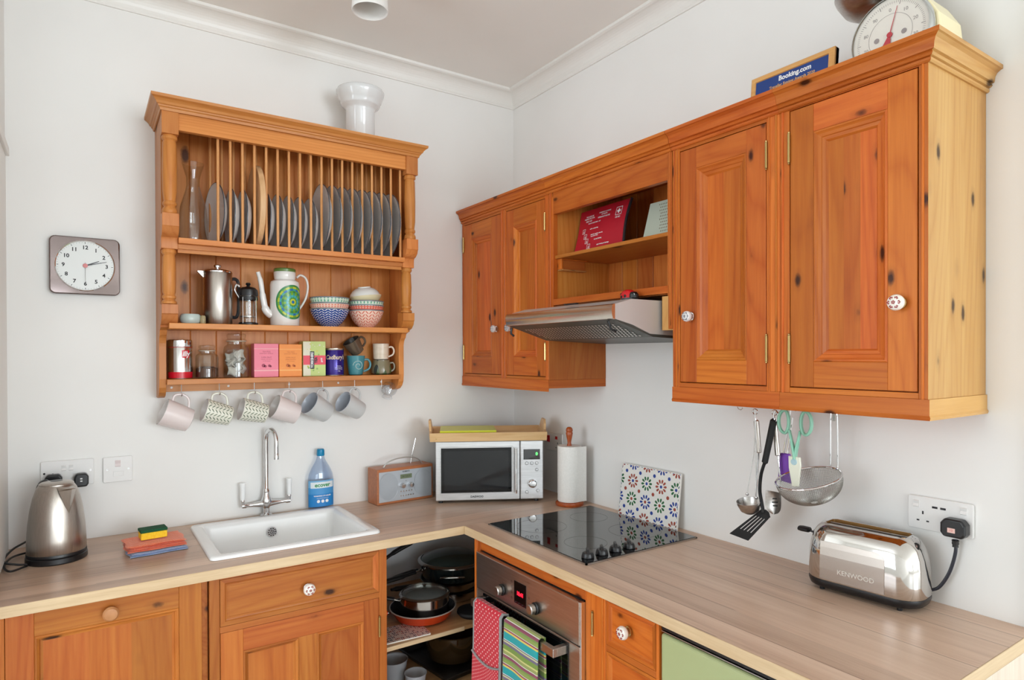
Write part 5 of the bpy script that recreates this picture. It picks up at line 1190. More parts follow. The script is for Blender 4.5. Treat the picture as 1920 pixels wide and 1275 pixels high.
# patterned tile leaning on the wall
t = thing('patterned_tile', 'white rectangular tile with blue, green and red flowers leaning on the wall behind the hob', 'tile', (-.040, -.920, WT + .001), -PI / 2)
TW, TH = .145, .196
TB = plain('tile_white', (238, 236, 230), .12); TBL = plain('tile_blue', (44, 70, 150), .2); TG = plain('tile_green', (44, 104, 62), .2); TR = plain('tile_rust', (160, 74, 58), .2)
mb = MB(); mb.box(-TW, TW, -.004, .004, 0, TH, TB)
bd = mb.build('tile_body', t, bevel=.001)
mb = MB()
def petal(cx, cz, a, r0, r1, wd, m_):
    pts = []
    for k in range(10):
        b = 2 * PI * k / 10; u = (r0 + r1) / 2 + (r1 - r0) / 2 * math.cos(b); v = wd * math.sin(b) * (1 + .25 * math.cos(b))
        pts.append((cx + u * math.cos(a) - v * math.sin(a), cz + u * math.sin(a) + v * math.cos(a)))
    P = [(max(-TW + .003, min(TW - .003, x)), max(.003, min(TH - .003, z))) for x, z in pts]
    if max(p[0] for p in P) - min(p[0] for p in P) > .001 and max(p[1] for p in P) - min(p[1] for p in P) > .001: mb.add([(x, -.0043, z) for x, z in P], [tuple(range(10))], m_)
pitch = .0705
COLR = {0: (TR, TBL), 1: (TG, TBL), 2: (TBL, TR), 3: (TG, TR)}
rows = [(.2040, (0, 2, 0, 2, 0)), (.1370, (1, 0, 1, 0, 1)), (.0700, (2, 3, 2, 3, 2)), (.0030, (0, 2, 0, 2, 0))]
for rz_, cc in rows:
    for i in range(5):
        cx = -.0820 + (i - 1) * pitch; pm, cm = COLR[cc[i]]
        for k in range(10): petal(cx, rz_, 2 * PI * k / 10 + .1, .0115, .0270, .0042, pm)
        if abs(cx) < TW - .006 and .006 < rz_ < TH - .006: mb.disc((cx, -.0043, rz_), .0058, 'y', cm, 14)
for rz_, m_ in ((.1705, TBL), (.1035, TR), (.0365, TBL)):
    for i in range(4): mb.disc((-.0820 + (i - .5) * pitch, -.0043, rz_), .0068, 'y', m_, 14)
for i in range(19):
    x = -TW + .010 + i * .0152
    for z_ in (.0022, TH - .0038): mb.add([(x, -.0043, z_), (x + .007, -.0043, z_), (x + .007, -.0043, z_ + .0018), (x, -.0043, z_ + .0018)], [(0, 1, 2, 3)], (TBL, TR)[i % 2])
for i in range(12):
    z_ = .010 + i * .0152
    for x in (-TW + .002, TW - .0038): mb.add([(x, -.0043, z_), (x + .0018, -.0043, z_), (x + .0018, -.0043, z_ + .007), (x, -.0043, z_ + .007)], [(0, 1, 2, 3)], (TG, TBL)[i % 2])
mb.build('painted_flowers', bd, recalc=False)
t.rotation_euler = (math.radians(-7.0), 0, -PI / 2)

# toaster (local x along the wall towards the viewer, front -y)
t = thing('toaster', 'shiny chrome two-slice toaster with black base by the right end of the worktop', 'toaster', (-.0905, -1.737, WT + .0005), -PI / 2 + math.radians(5))
Lh, Dh = .137, .070
def sect(s, z, r):   # rounded plan outline scaled
    return [(x, y, z) for x, y in rrect(-Lh * s[0], Lh * s[0], -Dh * s[1], Dh * s[1], r, 8)]
levels = [((.985, .96), .0265, .052), ((1.0, 1.0), .034, .055), ((1.0, 1.0), .06, .055), ((.995, .985), .095, .055), ((.975, .95), .120, .055), ((.93, .87), .143, .052), ((.87, .76), .157, .046), ((.80, .62), .166, .038), ((.72, .50), .1695, .028)]
rg = [sect(a, z, r) for a, z, r in levels]; n = len(rg[0]); vs = [p for r in rg for p in r]
fs = [(i * n + k, i * n + (k + 1) % n, (i + 1) * n + (k + 1) % n, (i + 1) * n + k) for i in range(len(rg) - 1) for k in range(n)]
TC = plain('toaster_chrome', (208, 204, 200), .07, 1)
mb = MB(); mb.add(vs, fs, TC, True)
top = rg[-1]; hole = [(x, y, .1695) for x, y in rrect(-.096, .096, -.030, .030, .006, 8)]; low = [(x, y, .120) for x, y, z in hole]
mb.add(top + hole + low, [(k, (k + 1) % n, n + (k + 1) % n, n + k) for k in range(n)], TC, True)
mb.add(hole + low, [(k, (k + 1) % n, n + (k + 1) % n, n + k) for k in range(n)], plain('slot_wall', (180, 134, 80), .35, .7), True)
mb.build('shell', t, angle=50)
mb = MB(); mb.box(-.092, .092, -.0255, .0255, .118, .121, MATTB)
for k in range(9):
    for yy in (-.016, .0, .016): mb.tube([(-.085 + k * .021, yy, .12), (-.085 + k * .021, yy, .163)], .0009, STEEL, 5)
mb.box(-.092, .092, -.002, .002, .15, .167, STEEL); mb.build('slot_cage', t)
mb = MB(); lo = [sect((.90, .86), .008, .045), sect((.97, .95), .012, .05), sect((1.0, .995), .024, .053), sect((.995, .985), .030, .053)]; vs = [p for r in lo for p in r]
mb.add(vs, [(i * n + k, i * n + (k + 1) % n, (i + 1) * n + (k + 1) % n, (i + 1) * n + k) for i in range(3) for k in range(n)] + [tuple(range(n))[::-1]], BLACK, True); mb.build('base', t, angle=50)
for sx_ in (-.092, .092):
    for sy_ in (-.048, .048): MB().lathe([(0, 0), (.006, 0), (.0065, .010), (0, .010)], BLACK, (sx_, sy_, 0), 12).build('foot', t)
mb = MB(); pnl = rrect(-.088, .062, .034, .128, .018, 8)
pnl = [(-.088, .034), (.066, .034)] + [(.066 - .020 + .020 * math.cos(a), .110 + .020 * math.sin(a)) for a in [i * PI / 12 for i in range(7)]] + [(-.088, .130)]
def py(z): return -Dh * (1.0 if z < .06 else 1.0 - (z - .06) * .43) - .0012
N_ = 14
vs = []; fs = []
zs = [.034 + (.1300 - .034) * i / N_ for i in range(N_ + 1)]
for z in zs:
    xr = .066 if z < .110 else .046 + math.sqrt(max(0, .020 ** 2 - (z - .110) ** 2))
    yo = -Dh * (1.0 if z < .06 else (1.0 - .015 * (z - .06) / .035 if z < .095 else (.985 - .035 * (z - .095) / .025 if z < .12 else .95 - .08 * (z - .12) / .023))) - .0015
    vs += [(-.088, yo, z), (xr, yo, z), (-.088, yo + .004, z), (xr, yo + .004, z)]
for i in range(N_): b_ = i * 4; fs += [(b_, b_ + 1, b_ + 5, b_ + 4), (b_ + 1, b_ + 3, b_ + 7, b_ + 5), (b_, b_ + 4, b_ + 6, b_ + 2)]
fs += [(0, 2, 3, 1), (N_ * 4, N_ * 4 + 1, N_ * 4 + 3, N_ * 4 + 2)]
mb.add(vs, fs, plain('toaster_brushed', (180, 170, 162), .26, 1), False); sp_ = mb.build('side_panel', t)
mb = MB(); mb.text('KENWOOD', .0165, plain('etched', (210, 200, 190), .5), FR(.0, .060, .0718), bold=.0003); mb.build('lettering', sp_, recalc=False)
mb = MB(); mb.tube([(-.13, 0, .128), (-.150, 0, .132)], .003, BLACK, 8); mb.lathe([(0, -.178), (.008, -.177), (.0095, -.168), (.009, -.150), (.006, -.147), (0, -.147)], BLACK, (0, 0, .133), 16, 'x', sx=1.5, sy=.8); mb.build('lever', t)
MB().lathe([(0, -.146), (.009, -.145), (.010, -.134), (0, -.134)], CHROME, (-.0, 0, .055), 18, 'x').build('browning_dial', t)

# ------------------------------------------------------------------ open shelf above the hood
t = thing('first_aid_pouch', 'red first aid pouch with white cross and printing on the open shelf', 'pouch', (-.200, -.832, 1.8945), -PI / 2)
mb = MB(); RF = plain('pouch_red', (184, 18, 40), .6); BF_ = plain('pouch_black', (30, 18, 24), .7)
def pf(u, v, s):
    x = -.1325 + .265 * u + .004 * math.sin(v * 4); z = .001 + .172 * v + .004 * u; b_ = .012 * math.sin(PI * u) * math.sin(PI * min(v, .95)); y = v * .045 + (-b_ if s else b_ * .6 + .004)
    return (x + .016 * (u ** 6) * math.sin(v * PI) * -1, y, z)
mb.grid(lambda u, v: pf(u, v, 1), 20, 16, RF); mb.grid(lambda u, v: pf(u, v, 0), 20, 16, BF_); mb.build('pouch_body', t, recalc=True)
mb = MB(); mb.tube([(pf(1, k / 14, 1)[0] + .003, pf(1, k / 14, 1)[1] + .002, pf(1, k / 14, 1)[2]) for k in range(15)], .005, BF_, 8); mb.tube([(pf(0, k / 14, 1)[0], pf(0, k / 14, 1)[1] + .002, pf(0, k / 14, 1)[2]) for k in range(15)], .0025, RF, 8); mb.build('zip_edge', t)
mb = MB()
def onp(x, z):   # map flat (x, z) onto the pouch front
    v = (z - .001) / .164; u = (x + .125) / .25; p = pf(u, v, 1); return (p[0], p[1] - .0012, p[2])
def pt(s_, x, z, size, bold=0): mb.text(s_, size, WINK, lambda a, b, c: onp(x + a, z + b), bold=bold)
for s_, x, z, sz in (('TROUSSE DE', -.068, .138, .0075), ('PREMIERS SECOURS', -.068, .130, .0065), ('PRIMEROS AUXILIOS', .010, .142, .0065), ('BOTIQUIN', .010, .134, .006), ('FIRST AID', -.068, .120, .008), ('VERBANDTASCHE', .010, .124, .0075), ('PRONTO SOCCORSO - KIT', -.035, .110, .0055), ('call for medical help', -.030, .088, .0055), ('check the casualty, make the', -.012, .066, .0055), ('area safe and clean', -.022, .060, .005), ('stop any bleeding', -.002, .047, .0055), ('apply dressing and bandage', .026, .026, .0055), ('CE ISO', .082, .108, .008)): pt(s_, x, z, sz, .0002)
def sq(x, z, r, thk=.0012):
    for a in ((-r, r, r - thk, r), (-r, r, -r, -r + thk), (-r, -r + thk, -r, r), (r - thk, r, -r, r)): mb.add([onp(x + a[0], z + a[2]), onp(x + a[1], z + a[2]), onp(x + a[1], z + a[3]), onp(x + a[0], z + a[3])], [(0, 1, 2, 3)], WINK)
for x, z in ((-.088, .085), (-.074, .064), (-.062, .046), (-.048, .026)):
    sq(x, z, .0085, .0014); mb.add([onp(x - .003, z - .005), onp(x + .003, z - .005), onp(x + .002, z + .005)], [(0, 1, 2)], WINK)
sq(.082, .130, .0145, .0018)
for a in ((-.008, .008, -.003, .003), (-.003, .003, -.008, .008)): mb.add([onp(.082 + a[0], .130 + a[2]), onp(.082 + a[1], .130 + a[2]), onp(.082 + a[1], .130 + a[3]), onp(.082 + a[0], .130 + a[3])], [(0, 1, 2, 3)], WINK)
mb.build('printing', t, recalc=False)
t = thing('pale_book', 'pale grey-green book with small dark dots, half hidden at the right end of the shelf', 'book', (-.203, -1.060, 1.8945), -PI / 2)
mb = MB(); PBK = plain('book_sage', (190, 200, 184), .5); mb.prism([(0, 0), (.012, 0), (.052, .135), (.040, .135)], 'x', 0, .115, PBK); bk = mb.build('cover', t)
mb = MB()
for i in range(9):
    for j in range(11):
        x, z = .045 + i * .0075 - (10 - j) * .0022 * 0, .018 + j * .0105
        if i * 1.0 < 3.5 - j * .35: continue
        yy = z * .30 - .0006; mb.add([(x - .0022, yy, z), (x, yy - .0012, z - .003), (x + .0022, yy, z), (x, yy + .0008, z + .003)], [(0, 1, 2, 3)], plain('dot_brown', (110, 96, 70), .6))
mb.build('printed_dots', bk, recalc=False)
t = thing('ladybird_timer', 'red and black ladybird kitchen timer on a clear stand on the hood edge', 'timer', (-.318, -1.118, 1.689), -PI / 2)
mb = MB(); mb.lathe([(0, 0), (.030, 0), (.031, .004), (.028, .012), (0, .012)], plain('timer_base', (60, 64, 70), .1, coat=.5), (0, 0, 0), 28); mb.build('base', t)
mb = MB(); mb.lathe([(.027, .012), (.026, .022), (.020, .033), (.010, .039), (0, .040)], plain('ladybird_red', (206, 24, 30), .25), (-.004, 0, 0), 28, sx=1.0); mb.build('wing_case', t)
mb = MB(); mb.lathe([(.0, .036), (.010, .034), (.016, .027), (.017, .016), (.014, .012)], BLACK, (.018, 0, -.004), 20); mb.disc((.030, -.010, .022), .003, 'y', WINK, 10)
for x, z, y in ((-.016, .024, -.0205), (.0, .030, -.0185), (-.008, .016, -.0268), (.006, .018, -.0262)): mb.lathe([(0, -.002), (.0045, 0), (.004, .002)], BLACK, (x, y, z), 12, 'y')
mb.build('spots_and_head', t)

# on top of the wall cabinets
t = thing('award_frame', 'framed blue award plaque in pale wood, standing on top of the right wall cabinets', 'frame', (-.205, -1.592, 2.1795), -PI / 2)
aw, ah = .119, .110
FWD = grained('frame_wood', (206, 150, 84), (226, 172, 104), (.08, 1, 1), 60, .4)
mb = MB(); mb.rect_sweep(-aw, aw, 0, ah, [(0, .018), (0, 0), (.004, -.003), (.014, -.003), (.016, .001)], FWD, FWD); mb.box(-aw, aw, .006, .018, 0, ah, FWD); fr = mb.build('frame_moulding', t)
mb = MB(); mb.box(-aw + .015, aw - .015, .0, .004, .015, ah - .015, BLUEP); mb.build('plaque', t)
mb = MB(); mb.text('Booking.com', .0185, WINK, FR(.012, .082, .0006), bold=.0006, sx=.95); mb.text('Traveller Review Awards 2020', .0115, plain('award_gold', (216, 170, 110), .5), FR(.004, .064, .0006), bold=.0002, sx=.90); mb.build('lettering', t, recalc=False)
t.rotation_euler = (math.radians(-6), 0, -PI / 2)
t = thing('kitchen_scale', 'cream vintage kitchen scale with round dial and steel bowl on the right wall cabinet', 'scale', (-.135, -1.850, 2.1795), -PI / 2)
CR = plain('scale_cream', (232, 220, 178), .25)
mb = MB(); mb.prism([(-.075, 0), (.085, 0), (.095, .012), (.085, .10), (.060, .145), (.035, .158), (-.035, .158), (-.060, .14), (-.070, .08)], 'y', -.045, .075, CR); mb.build('body', t, bevel=.008, seg=4)
dcx, dcz = -.006, .078
mb = MB(); mb.lathe([(.088, -.048), (.0895, -.060), (.087, -.070), (.084, -.071)], plain('dial_rim', (196, 198, 196), .15, .9), (dcx, 0, dcz), 56, 'y'); mb.lathe([(0, -.0655), (.0855, -.0655)], plain('dial_cream', (228, 224, 214), .3), (dcx, 0, dcz), 56, 'y'); dl = mb.build('dial', t)
mb = MB()
gy = plain('dial_ink', (150, 142, 140), .5)
for k in range(100):
    a = 2 * PI * k / 100; r0 = .066 if k % 10 == 0 else .070; p = (math.cos(a), math.sin(a)); w_ = .0007 if k % 10 == 0 else .0004
    mb.add([(dcx + r * p[0] - s_ * w_ * p[1], -.0660, dcz + r * p[1] + s_ * w_ * p[0]) for r, s_ in ((r0, -1), (.075, -1), (.075, 1), (r0, 1))], [(0, 1, 2, 3)], gy)
for k in range(10): a = PI / 2 - 2 * PI * k / 10; mb.text(str(k * 10) if k else '0', .011, gy, FR(dcx + .057 * math.cos(a), dcz + .057 * math.sin(a), .0660))
mb.lathe([(.0475, -.0660), (.0482, -.0660)], gy, (dcx, 0, dcz), 48, 'y')
for a in (-.030, .030): mb.disc((dcx + a, -.0661, dcz - .002), .006, 'y', gy, 14)
mb.build('dial_marks', dl, recalc=False)
mb = MB(); rd = plain('needle_red', (186, 60, 70), .4); 
def rot_(x, z, a=-.28): return (dcx + x * math.cos(a) - z * math.sin(a) , -.069, dcz + x * math.sin(a) + z * math.cos(a))
mb.add([rot_(-.0012, 0), rot_(.0012, 0), rot_(.0006, .062), rot_(-.0006, .062)], [(0, 1, 2, 3)], rd); mb.add([rot_(-.002, 0), rot_(.002, 0), rot_(.011, -.030), rot_(-.011, -.030)], [(0, 1, 2, 3)], rd); mb.lathe([(0, -.070), (.006, -.070), (.006, -.067)], rd, (dcx, 0, dcz), 16, 'y'); mb.build('needle', dl, recalc=False)
mb = MB(); mb.lathe([(0, .158), (.014, .158), (.014, .172), (.030, .176), (.05, .178)], CR, (0, .01, 0), 32); mb.lathe([(0, .176), (.03, .177), (.060, .183), (.085, .198), (.100, .222), (.104, .232), (.102, .233), (.098, .224), (.082, .201), (.058, .187), (0, .181)], STEEL, (-.055, .0, -.010), 48); mb.build('weighing_bowl', t)

# ------------------------------------------------------------------ utensils under the wall cabinets
UX = -.14
under_hook(-1.456, -.235, 'empty bent hook furthest left under the right wall cabinets')['group'] = 'hooks'
for yw, lab in ((-1.445, 'hook holding the steel ladle'), (-1.497, 'hook holding the slotted steel spoon'), (-1.520, 'hook holding the black spatula'), (-1.563, 'hook holding the mint green scissors'), (-1.532, 'hook with the purple brush'), (-1.655, 'hook holding the wire sieve')):
    under_hook(yw, UX if yw > -1.6 else -.10, lab)
for o in [o for o in bpy.data.objects if o.name.startswith('cup_hook') and o.parent is None]:
    if 'group' in o: del o['group']
# local frame for hanging things: x along wall (viewer right), y towards wall, z up; origin at hook
ZH = 1.366
def hung(name, label, cat, yw, xw=UX, z=ZH): return thing(name, label, cat, (xw, yw, z), -PI / 2)
t = hung('ladle', 'steel soup ladle with round handle hanging furthest left under the cabinets', 'ladle', -1.445)
mb = MB(); mb.tube(arc((0, 0, -.008), .008, 0, 2 * PI, 16), .0013, CHROME, 6, closed=True); mb.tube([(0, 0, -.016), (.003, 0, -.034)], .0018, CHROME, 8); mb.build('hanging_loop', t)
MB().tube([(.003, 0, -.033), (.004, 0, -.035), (.013, -.002, -.123), (.013, -.002, -.125)], [.005, .0075, .0075, .005], STEELV, 14).build('handle', t)
mb = MB(); mb.tube([(.012, 0, -.124), (-.005, .01, -.262)], .0022, CHROME, 8); mb.build('stem', t)
mb = MB(); mb.lathe([(0, -.033), (.014, -.030), (.026, -.021), (.033, -.004), (.0345, .006), (.033, .006), (.031, -.003), (.024, -.018), (.013, -.027), (0, -.030)], STEEL, (0, 0, 0), 32); bw_ = mb.build('bowl', t); bw_.location = (-.005, -.022, -.270); bw_.rotation_euler = (math.radians(12), 0, 0)
t = hung('egg_whisk', 'thin steel wire tongs with small ball ends hanging beside the ladle', 'tongs', -1.455, -.155)
mb = MB(); mb.tube([(.0, 0, 0), (-.002, 0, -.12), (-.026, 0, -.245)], .0013, CHROME, 6); mb.tube([(.0, 0, 0), (.004, 0, -.12), (.004, 0, -.250)], .0013, CHROME, 6)
for p in ((-.026, 0, -.247), (.004, 0, -.252)): mb.lathe([(0, -.005), (.004, -.003), (.005, 0), (.004, .003), (0, .005)], CHROME, p, 12)
mb.build('wires', t); t.name = 'wire_tongs'
t = hung('slotted_spoon', 'steel slotted spoon with round handle hanging behind the black spatula', 'spoon', -1.497, -.125)
mb = MB(); mb.tube(arc((0, 0, -.008), .008, 0, 2 * PI, 16), .0013, CHROME, 6, closed=True); mb.tube([(0, 0, -.016), (.0, 0, -.034)], .0018, CHROME, 8); mb.build('hanging_loop', t)
MB().tube([(0, 0, -.033), (.0, 0, -.035), (.010, 0, -.127), (.010, 0, -.129)], [.005, .0075, .0075, .005], STEELV, 14).build('handle', t)
MB().tube([(.010, 0, -.128), (.016, .004, -.200), (.018, .006, -.232)], .0022, CHROME, 8).build('stem', t)
mb = MB(); DKS = plain('spoon_dark', (84, 70, 60), .3)
def spn(u, v): a = (u - .5) * 2; b = (v - .5) * 2; r = math.sqrt(max(0, 1 - .35 * abs(a) ** 3)); return (.002 + .025 * b * (1 - .25 * max(0, -a) ** 2) * math.sqrt(max(.02, 1 - max(0, -a) ** 4)), -.010 + .010 * (1 - b * b) * (1 - a * a * .6), -.262 + .032 * a)
mb.grid(spn, 12, 12, STEEL)
for k in range(4): z0 = -.245 - k * .010; mb.add([(-.010, -.0145 + .013, z0), (.014, -.0145 + .013, z0 + .004), (.014, -.0145 + .013, z0 + .0075), (-.010, -.0145 + .013, z0 + .0035)], [(0, 1, 2, 3)], MATTB)
mb.build('slotted_bowl', t, recalc=False)
t = hung('spatula', 'black slotted plastic spatula hanging in front of the ladle and spoon', 'spatula', -1.517, -.150)
mb = MB(); mb.tube(spline([(.0, 0, .002), (.008, 0, -.010), (.0, 0, -.030), (-.006, 0, -.012), (0, 0, .002)], 6), .0022, CHROME, 8); mb.build('hanging_loop', t)
MB().tube([(-.004, 0, -.024), (-.006, 0, -.028), (-.034, 0, -.148), (-.036, 0, -.150)], [.006, .0095, .0085, .006], MATTB, 14).build('handle', t)
mb = MB(); mb.tube(spline([(-.034, 0, -.148), (-.046, 0, -.185), (-.050, .0, -.23), (-.044, .0, -.265), (-.036, -.004, -.290)], 6), .0068, MATTB, 10, flat=.5); mb.build('neck', t)
mb = MB()
A_, B_, C_, D_ = Vector((-.058, 0, -.294)), Vector((-.018, 0, -.300)), Vector((-.082, -.010, -.380)), Vector((-.146, -.010, -.374))
fq = lambda u, v: A_ * (1 - u) * (1 - v) + B_ * u * (1 - v) + C_ * u * v + D_ * (1 - u) * v
us = [0, .16, .22, .36, .42, .56, .62, .76, .82, 1]; vsn = [0, .12, .72, 1]
for i in range(9):
    for j in range(3):
        if j == 1 and i % 2 == 1: continue
        q = [fq(us[i], vsn[j]), fq(us[i + 1], vsn[j]), fq(us[i + 1], vsn[j + 1]), fq(us[i], vsn[j + 1])]
        mb.add([tuple(p) for p in q] + [(p.x, p.y + .002, p.z) for p in q], [(0, 1, 2, 3), (7, 6, 5, 4), (0, 4, 5, 1), (1, 5, 6, 2), (2, 6, 7, 3), (3, 7, 4, 0)], MATTB)
mb.prism([(-.058, -.295), (-.018, -.301), (-.022, -.288), (-.032, -.282), (-.046, -.283)], 'y', -.0005, .0025, MATTB); mb.build('slotted_blade', t, recalc=False)
t = hung('kitchen_scissors', 'mint green handled kitchen scissors with a cream blade guard', 'scissors', -1.567, -.160)
MG = plain('mint_plastic', (140, 196, 172), .35)
for s in (-1, 1):
    cx = .014 + s * .025; mb = MB(); lp_ = [(cx + s * .004 + .0175 * math.cos(a) * (1 if math.cos(a) * s > 0 else .72), s * .002, -.026 + .031 * math.sin(a)) for a in [2 * PI * k / 28 for k in range(28)]]
    mb.tube(lp_, .0055, MG, 8, closed=True, flat=.8)
    mb.tube(spline([(cx - s * .010, s * .002, -.048), (.014 + s * .006, s * .002, -.085), (.014 - s * .001, s * .001, -.125)], 6), [.006] * 6 + [.0075] * 7, MG, 10, flat=.5); mb.build('handle', t)
mb = MB(); mb.prism([(-.004, -.118), (.030, -.118), (.032, -.140), (.026, -.197), (.007, -.200), (-.003, -.150)], 'y', -.003, .003, plain('guard_cream', (232, 234, 216), .4)); mb.build('blade_guard', t, bevel=.002)
mb = MB(); mb.lathe([(0, -.006), (.008, -.0055), (.009, -.003), (.009, .004)], plain('pivot_blue', (176, 206, 214), .3), (.013, 0, -.132), 20, 'y'); mb.build('pivot', t)
t = hung('pastry_brush', 'purple silicone brush with thin steel handle hanging behind the scissors', 'brush', -1.534, -.105)
mb = MB(); mb.tube([(0, 0, 0), (-.022, 0, -.125)], .0022, CHROME, 8); mb.tube([(.006, 0, -.02), (-.010, 0, -.125)], .0022, CHROME, 8); mb.build('handle', t)
MB().prism([(-.030, -.122), (-.002, -.122), (.004, -.205), (-.038, -.200)], 'y', -.005, .005, plain('purple_silicone', (118, 62, 168), .4)).build('silicone_head', t, bevel=.003)
t = hung('wire_sieve', 'round steel wire sieve hanging nearest the toaster under the right cabinet', 'sieve', -1.655, -.10)
WM = plain('sieve_wire', (150, 148, 142), .3, .9)
mb = MB(); R_ = .082; mb.tube([(R_ * math.cos(a), R_ * math.sin(a), 0) for a in [2 * PI * k / 48 for k in range(48)]], .0024, CHROME, 8, closed=True); rim = mb.build('rim', t)
mb = MB(); nr_, ns = 30, 110; vs = [(R_ * math.sin(PI / 2 * (i / nr_)) * math.cos(2 * PI * k / ns) , R_ * math.sin(PI / 2 * (i / nr_)) * math.sin(2 * PI * k / ns), -.068 * math.cos(PI / 2 * (i / nr_)) ** .85) for i in range(2, nr_ + 1) for k in range(ns)]
fs = [(i * ns + k, i * ns + (k + 1) % ns, (i + 1) * ns + (k + 1) % ns, (i + 1) * ns + k) for i in range(nr_ - 2) for k in range(ns)]
mb.add(vs, fs, WM, False); bs = mb.build('mesh_basket', t, wire=.0008, recalc=False)
TILT = math.radians(15); SC = (-.035, -.062, -.170)
for o in (rim, bs): o.location = SC; o.rotation_euler = (TILT, math.radians(-6), 0)
mb = MB()
for s in (-.010, .010): mb.tube(spline([(SC[0] + .022 + s, SC[1] + .078, SC[2] + .022), (SC[0] + .024 + s, SC[1] + .082, SC[2] + .034), (s * .9, .0, -.012), (s * .5, 0, .0)], 6), .0018, CHROME, 8)
mb.build('handle', t)
mb = MB(); mb.tube([(-.006, 0, .0), (.006, 0, .0)], .0018, CHROME, 8); mb.prism([(-.004, -.020), (.004, -.020), (.003, .0), (-.003, .0)], 'y', -.001, .001, STEEL); mb.build('hanging_tab', t)

# ------------------------------------------------------------------ towels on the oven handle (world coords; bar at x=-.663..-.647, z .676..-.700)
def towel(name, label, ya, yb, zf, zb_, mat, extra=None, gap=.006, wave=.004, th=.004, ph=0):
    t = thing(name, label, 'towel', (-.655, (ya + yb) / 2, .688)); bx0, bx1, zt = -.667, -.643, .704
    Lf, Lb = zt - zf, zt - zb_; tot = Lf + .024 + Lb; W_ = abs(yb - ya)
    def f(u, v):
        y = ya + (yb - ya) * u; s = v * tot
        if s < Lf: x, z = bx0, zf + s; k = 1 - s / Lf
        elif s < Lf + .024: a = PI * (s - Lf) / .024; x, z = -.655 - .012 * math.cos(a), zt + .006 * math.sin(a); k = 0
        else: x, z = bx1, zt - (s - Lf - .024); k = (s - Lf - .024) / Lb
        sg = -1 if s < Lf + .012 else 1
        x += sg * (.002 + (wave * k * (.9 + .9 * math.sin(u * 9 + ph)) + .006 * k)) * (1 if sg < 0 else .25)
        y += .004 * k * math.sin(v * 12 + ph)
        return (x, y, z)
    mb = MB(); mb.grid(f, 26, 60, mat, uvscale=(W_, tot)); mb.build('cloth', t, org=t.location, solid=th, recalc=False)
    if extra: extra(t, f, tot, Lf)
    return t
RD = dots('red_dotted_cloth', (206, 26, 50), (246, 200, 200), .0195, .13)
GB = plain('grey_binding', (150, 150, 150), .8)
def glove(t, f, tot, Lf):
    for u in (0, 1):
        mb = MB(); mb.tube([f(u, k / 60) for k in range(61)], .0058, GB, 8, flat=.8); mb.build('edge_binding', t, org=t.location)
    mb = MB()   # pocket edge and raised pocket
    c_ = [f(k / 16, (Lf - (.160 + .018 * math.sin(k / 16 * PI))) / tot) for k in range(17)]
    mb.tube([(p[0] - .007, p[1], p[2]) for p in c_], .0042, GB, 8, flat=.8); mb.build('pocket_binding', t, org=t.location)
    pb = MB()
    def g_(u, v):
        top = (Lf - (.160 + .018 * math.sin(u * PI))) / tot; p = f(u, top * v); return (p[0] - .006, p[1], p[2])
    pb.grid(g_, 16, 16, RD, uvscale=(abs(.2), .34)); pb.build('pocket', t, org=t.location, recalc=False)
towel('oven_glove', 'red double oven glove with white dots and grey binding hanging on the oven handle', -.748, -.908, .33, .36, RD, glove, wave=.002, th=.006)
ST = stripes('striped_cloth', .106, [(0, (120, 150, 60)), (.13, (110, 100, 130)), (.20, (200, 196, 150)), (.25, (36, 60, 110)), (.27, (226, 232, 226)), (.29, (0, 160, 166)), (.50, (220, 200, 96)), (.55, (150, 64, 84)), (.59, (214, 214, 206)), (.61, (140, 160, 76)), (.70, (120, 150, 70)), (.76, (140, 66, 90)), (.84, (226, 230, 222)), (.86, (150, 160, 90)), (.95, (206, 206, 130))])
towel('tea_towel', 'striped turquoise, green and plum tea towel hanging beside the red glove', -.930, -1.105, .30, .42, ST, None, wave=.007, ph=2.2)

# ------------------------------------------------------------------ pots and pans on the corner shelf
SZ = .5348
PS = plain('pan_steel', (190, 186, 182), .14, 1); PB = plain('pan_black', (26, 26, 28), .3)
def pan(name, label, x, y, z, r, h, outm, inm, handle=None, hm=BLACK, flare=1.0, cat='pan', hr=(.009, .012), rimm=None):
    t = thing(name, label, cat, (x, y, z))
    rb_ = r / flare
    mb = MB(); mb.lathe([(0, 0), (rb_ * .9, 0), (rb_, .006), (r, h)], outm, (0, 0, 0), 48); mb.lathe([(r, h), (r + .002, h + .001), (r - .002, h + .0015), (rb_ - .003, .009), (rb_ * .9, .004), (0, .004)], inm, (0, 0, 0), 48); mb.build('body', t)
    if rimm: MB().lathe([(r - .002, h + .0005), (r, h + .0028), (r + .003, h + .001), (r + .002, h - .001)], rimm, (0, 0, 0), 48).build('rim', t)
    if handle:
        a, L, rise = handle; d = Vector((math.cos(a), math.sin(a), 0)); p0 = d * r + Vector((0, 0, h * .75))
        mb = MB(); mb.tube([tuple(p0), tuple(p0 + d * L * .18 + Vector((0, 0, rise * .25)))], .006, PS, 10, flat=.6); mb.build('handle_bracket', t)
        mb = MB(); mb.tube(spline([tuple(p0 + d * L * .15 + Vector((0, 0, rise * .22))), tuple(p0 + d * L * .5 + Vector((0, 0, rise * .6))), tuple(p0 + d * L + Vector((0, 0, rise)))], 6), [hr[0]] * 5 + [hr[1]] * 6 + [hr[0] * .8] * 2, hm, 12, flat=.75); mb.build('handle', t)
    return t
ORG = plain('pan_orange', (226, 74, 30), .2)
pan('frying_pan', 'orange-red frying pan on the corner shelf under the steel saucepan', -.690, -.400, SZ + .0058, .122, .040, ORG, plain('nonstick', (44, 42, 46), .25), (math.radians(168), .08, .012), ORG, 1.2, hr=(.010, .016), rimm=plain('pan_rim', (216, 200, 190), .3, .4))
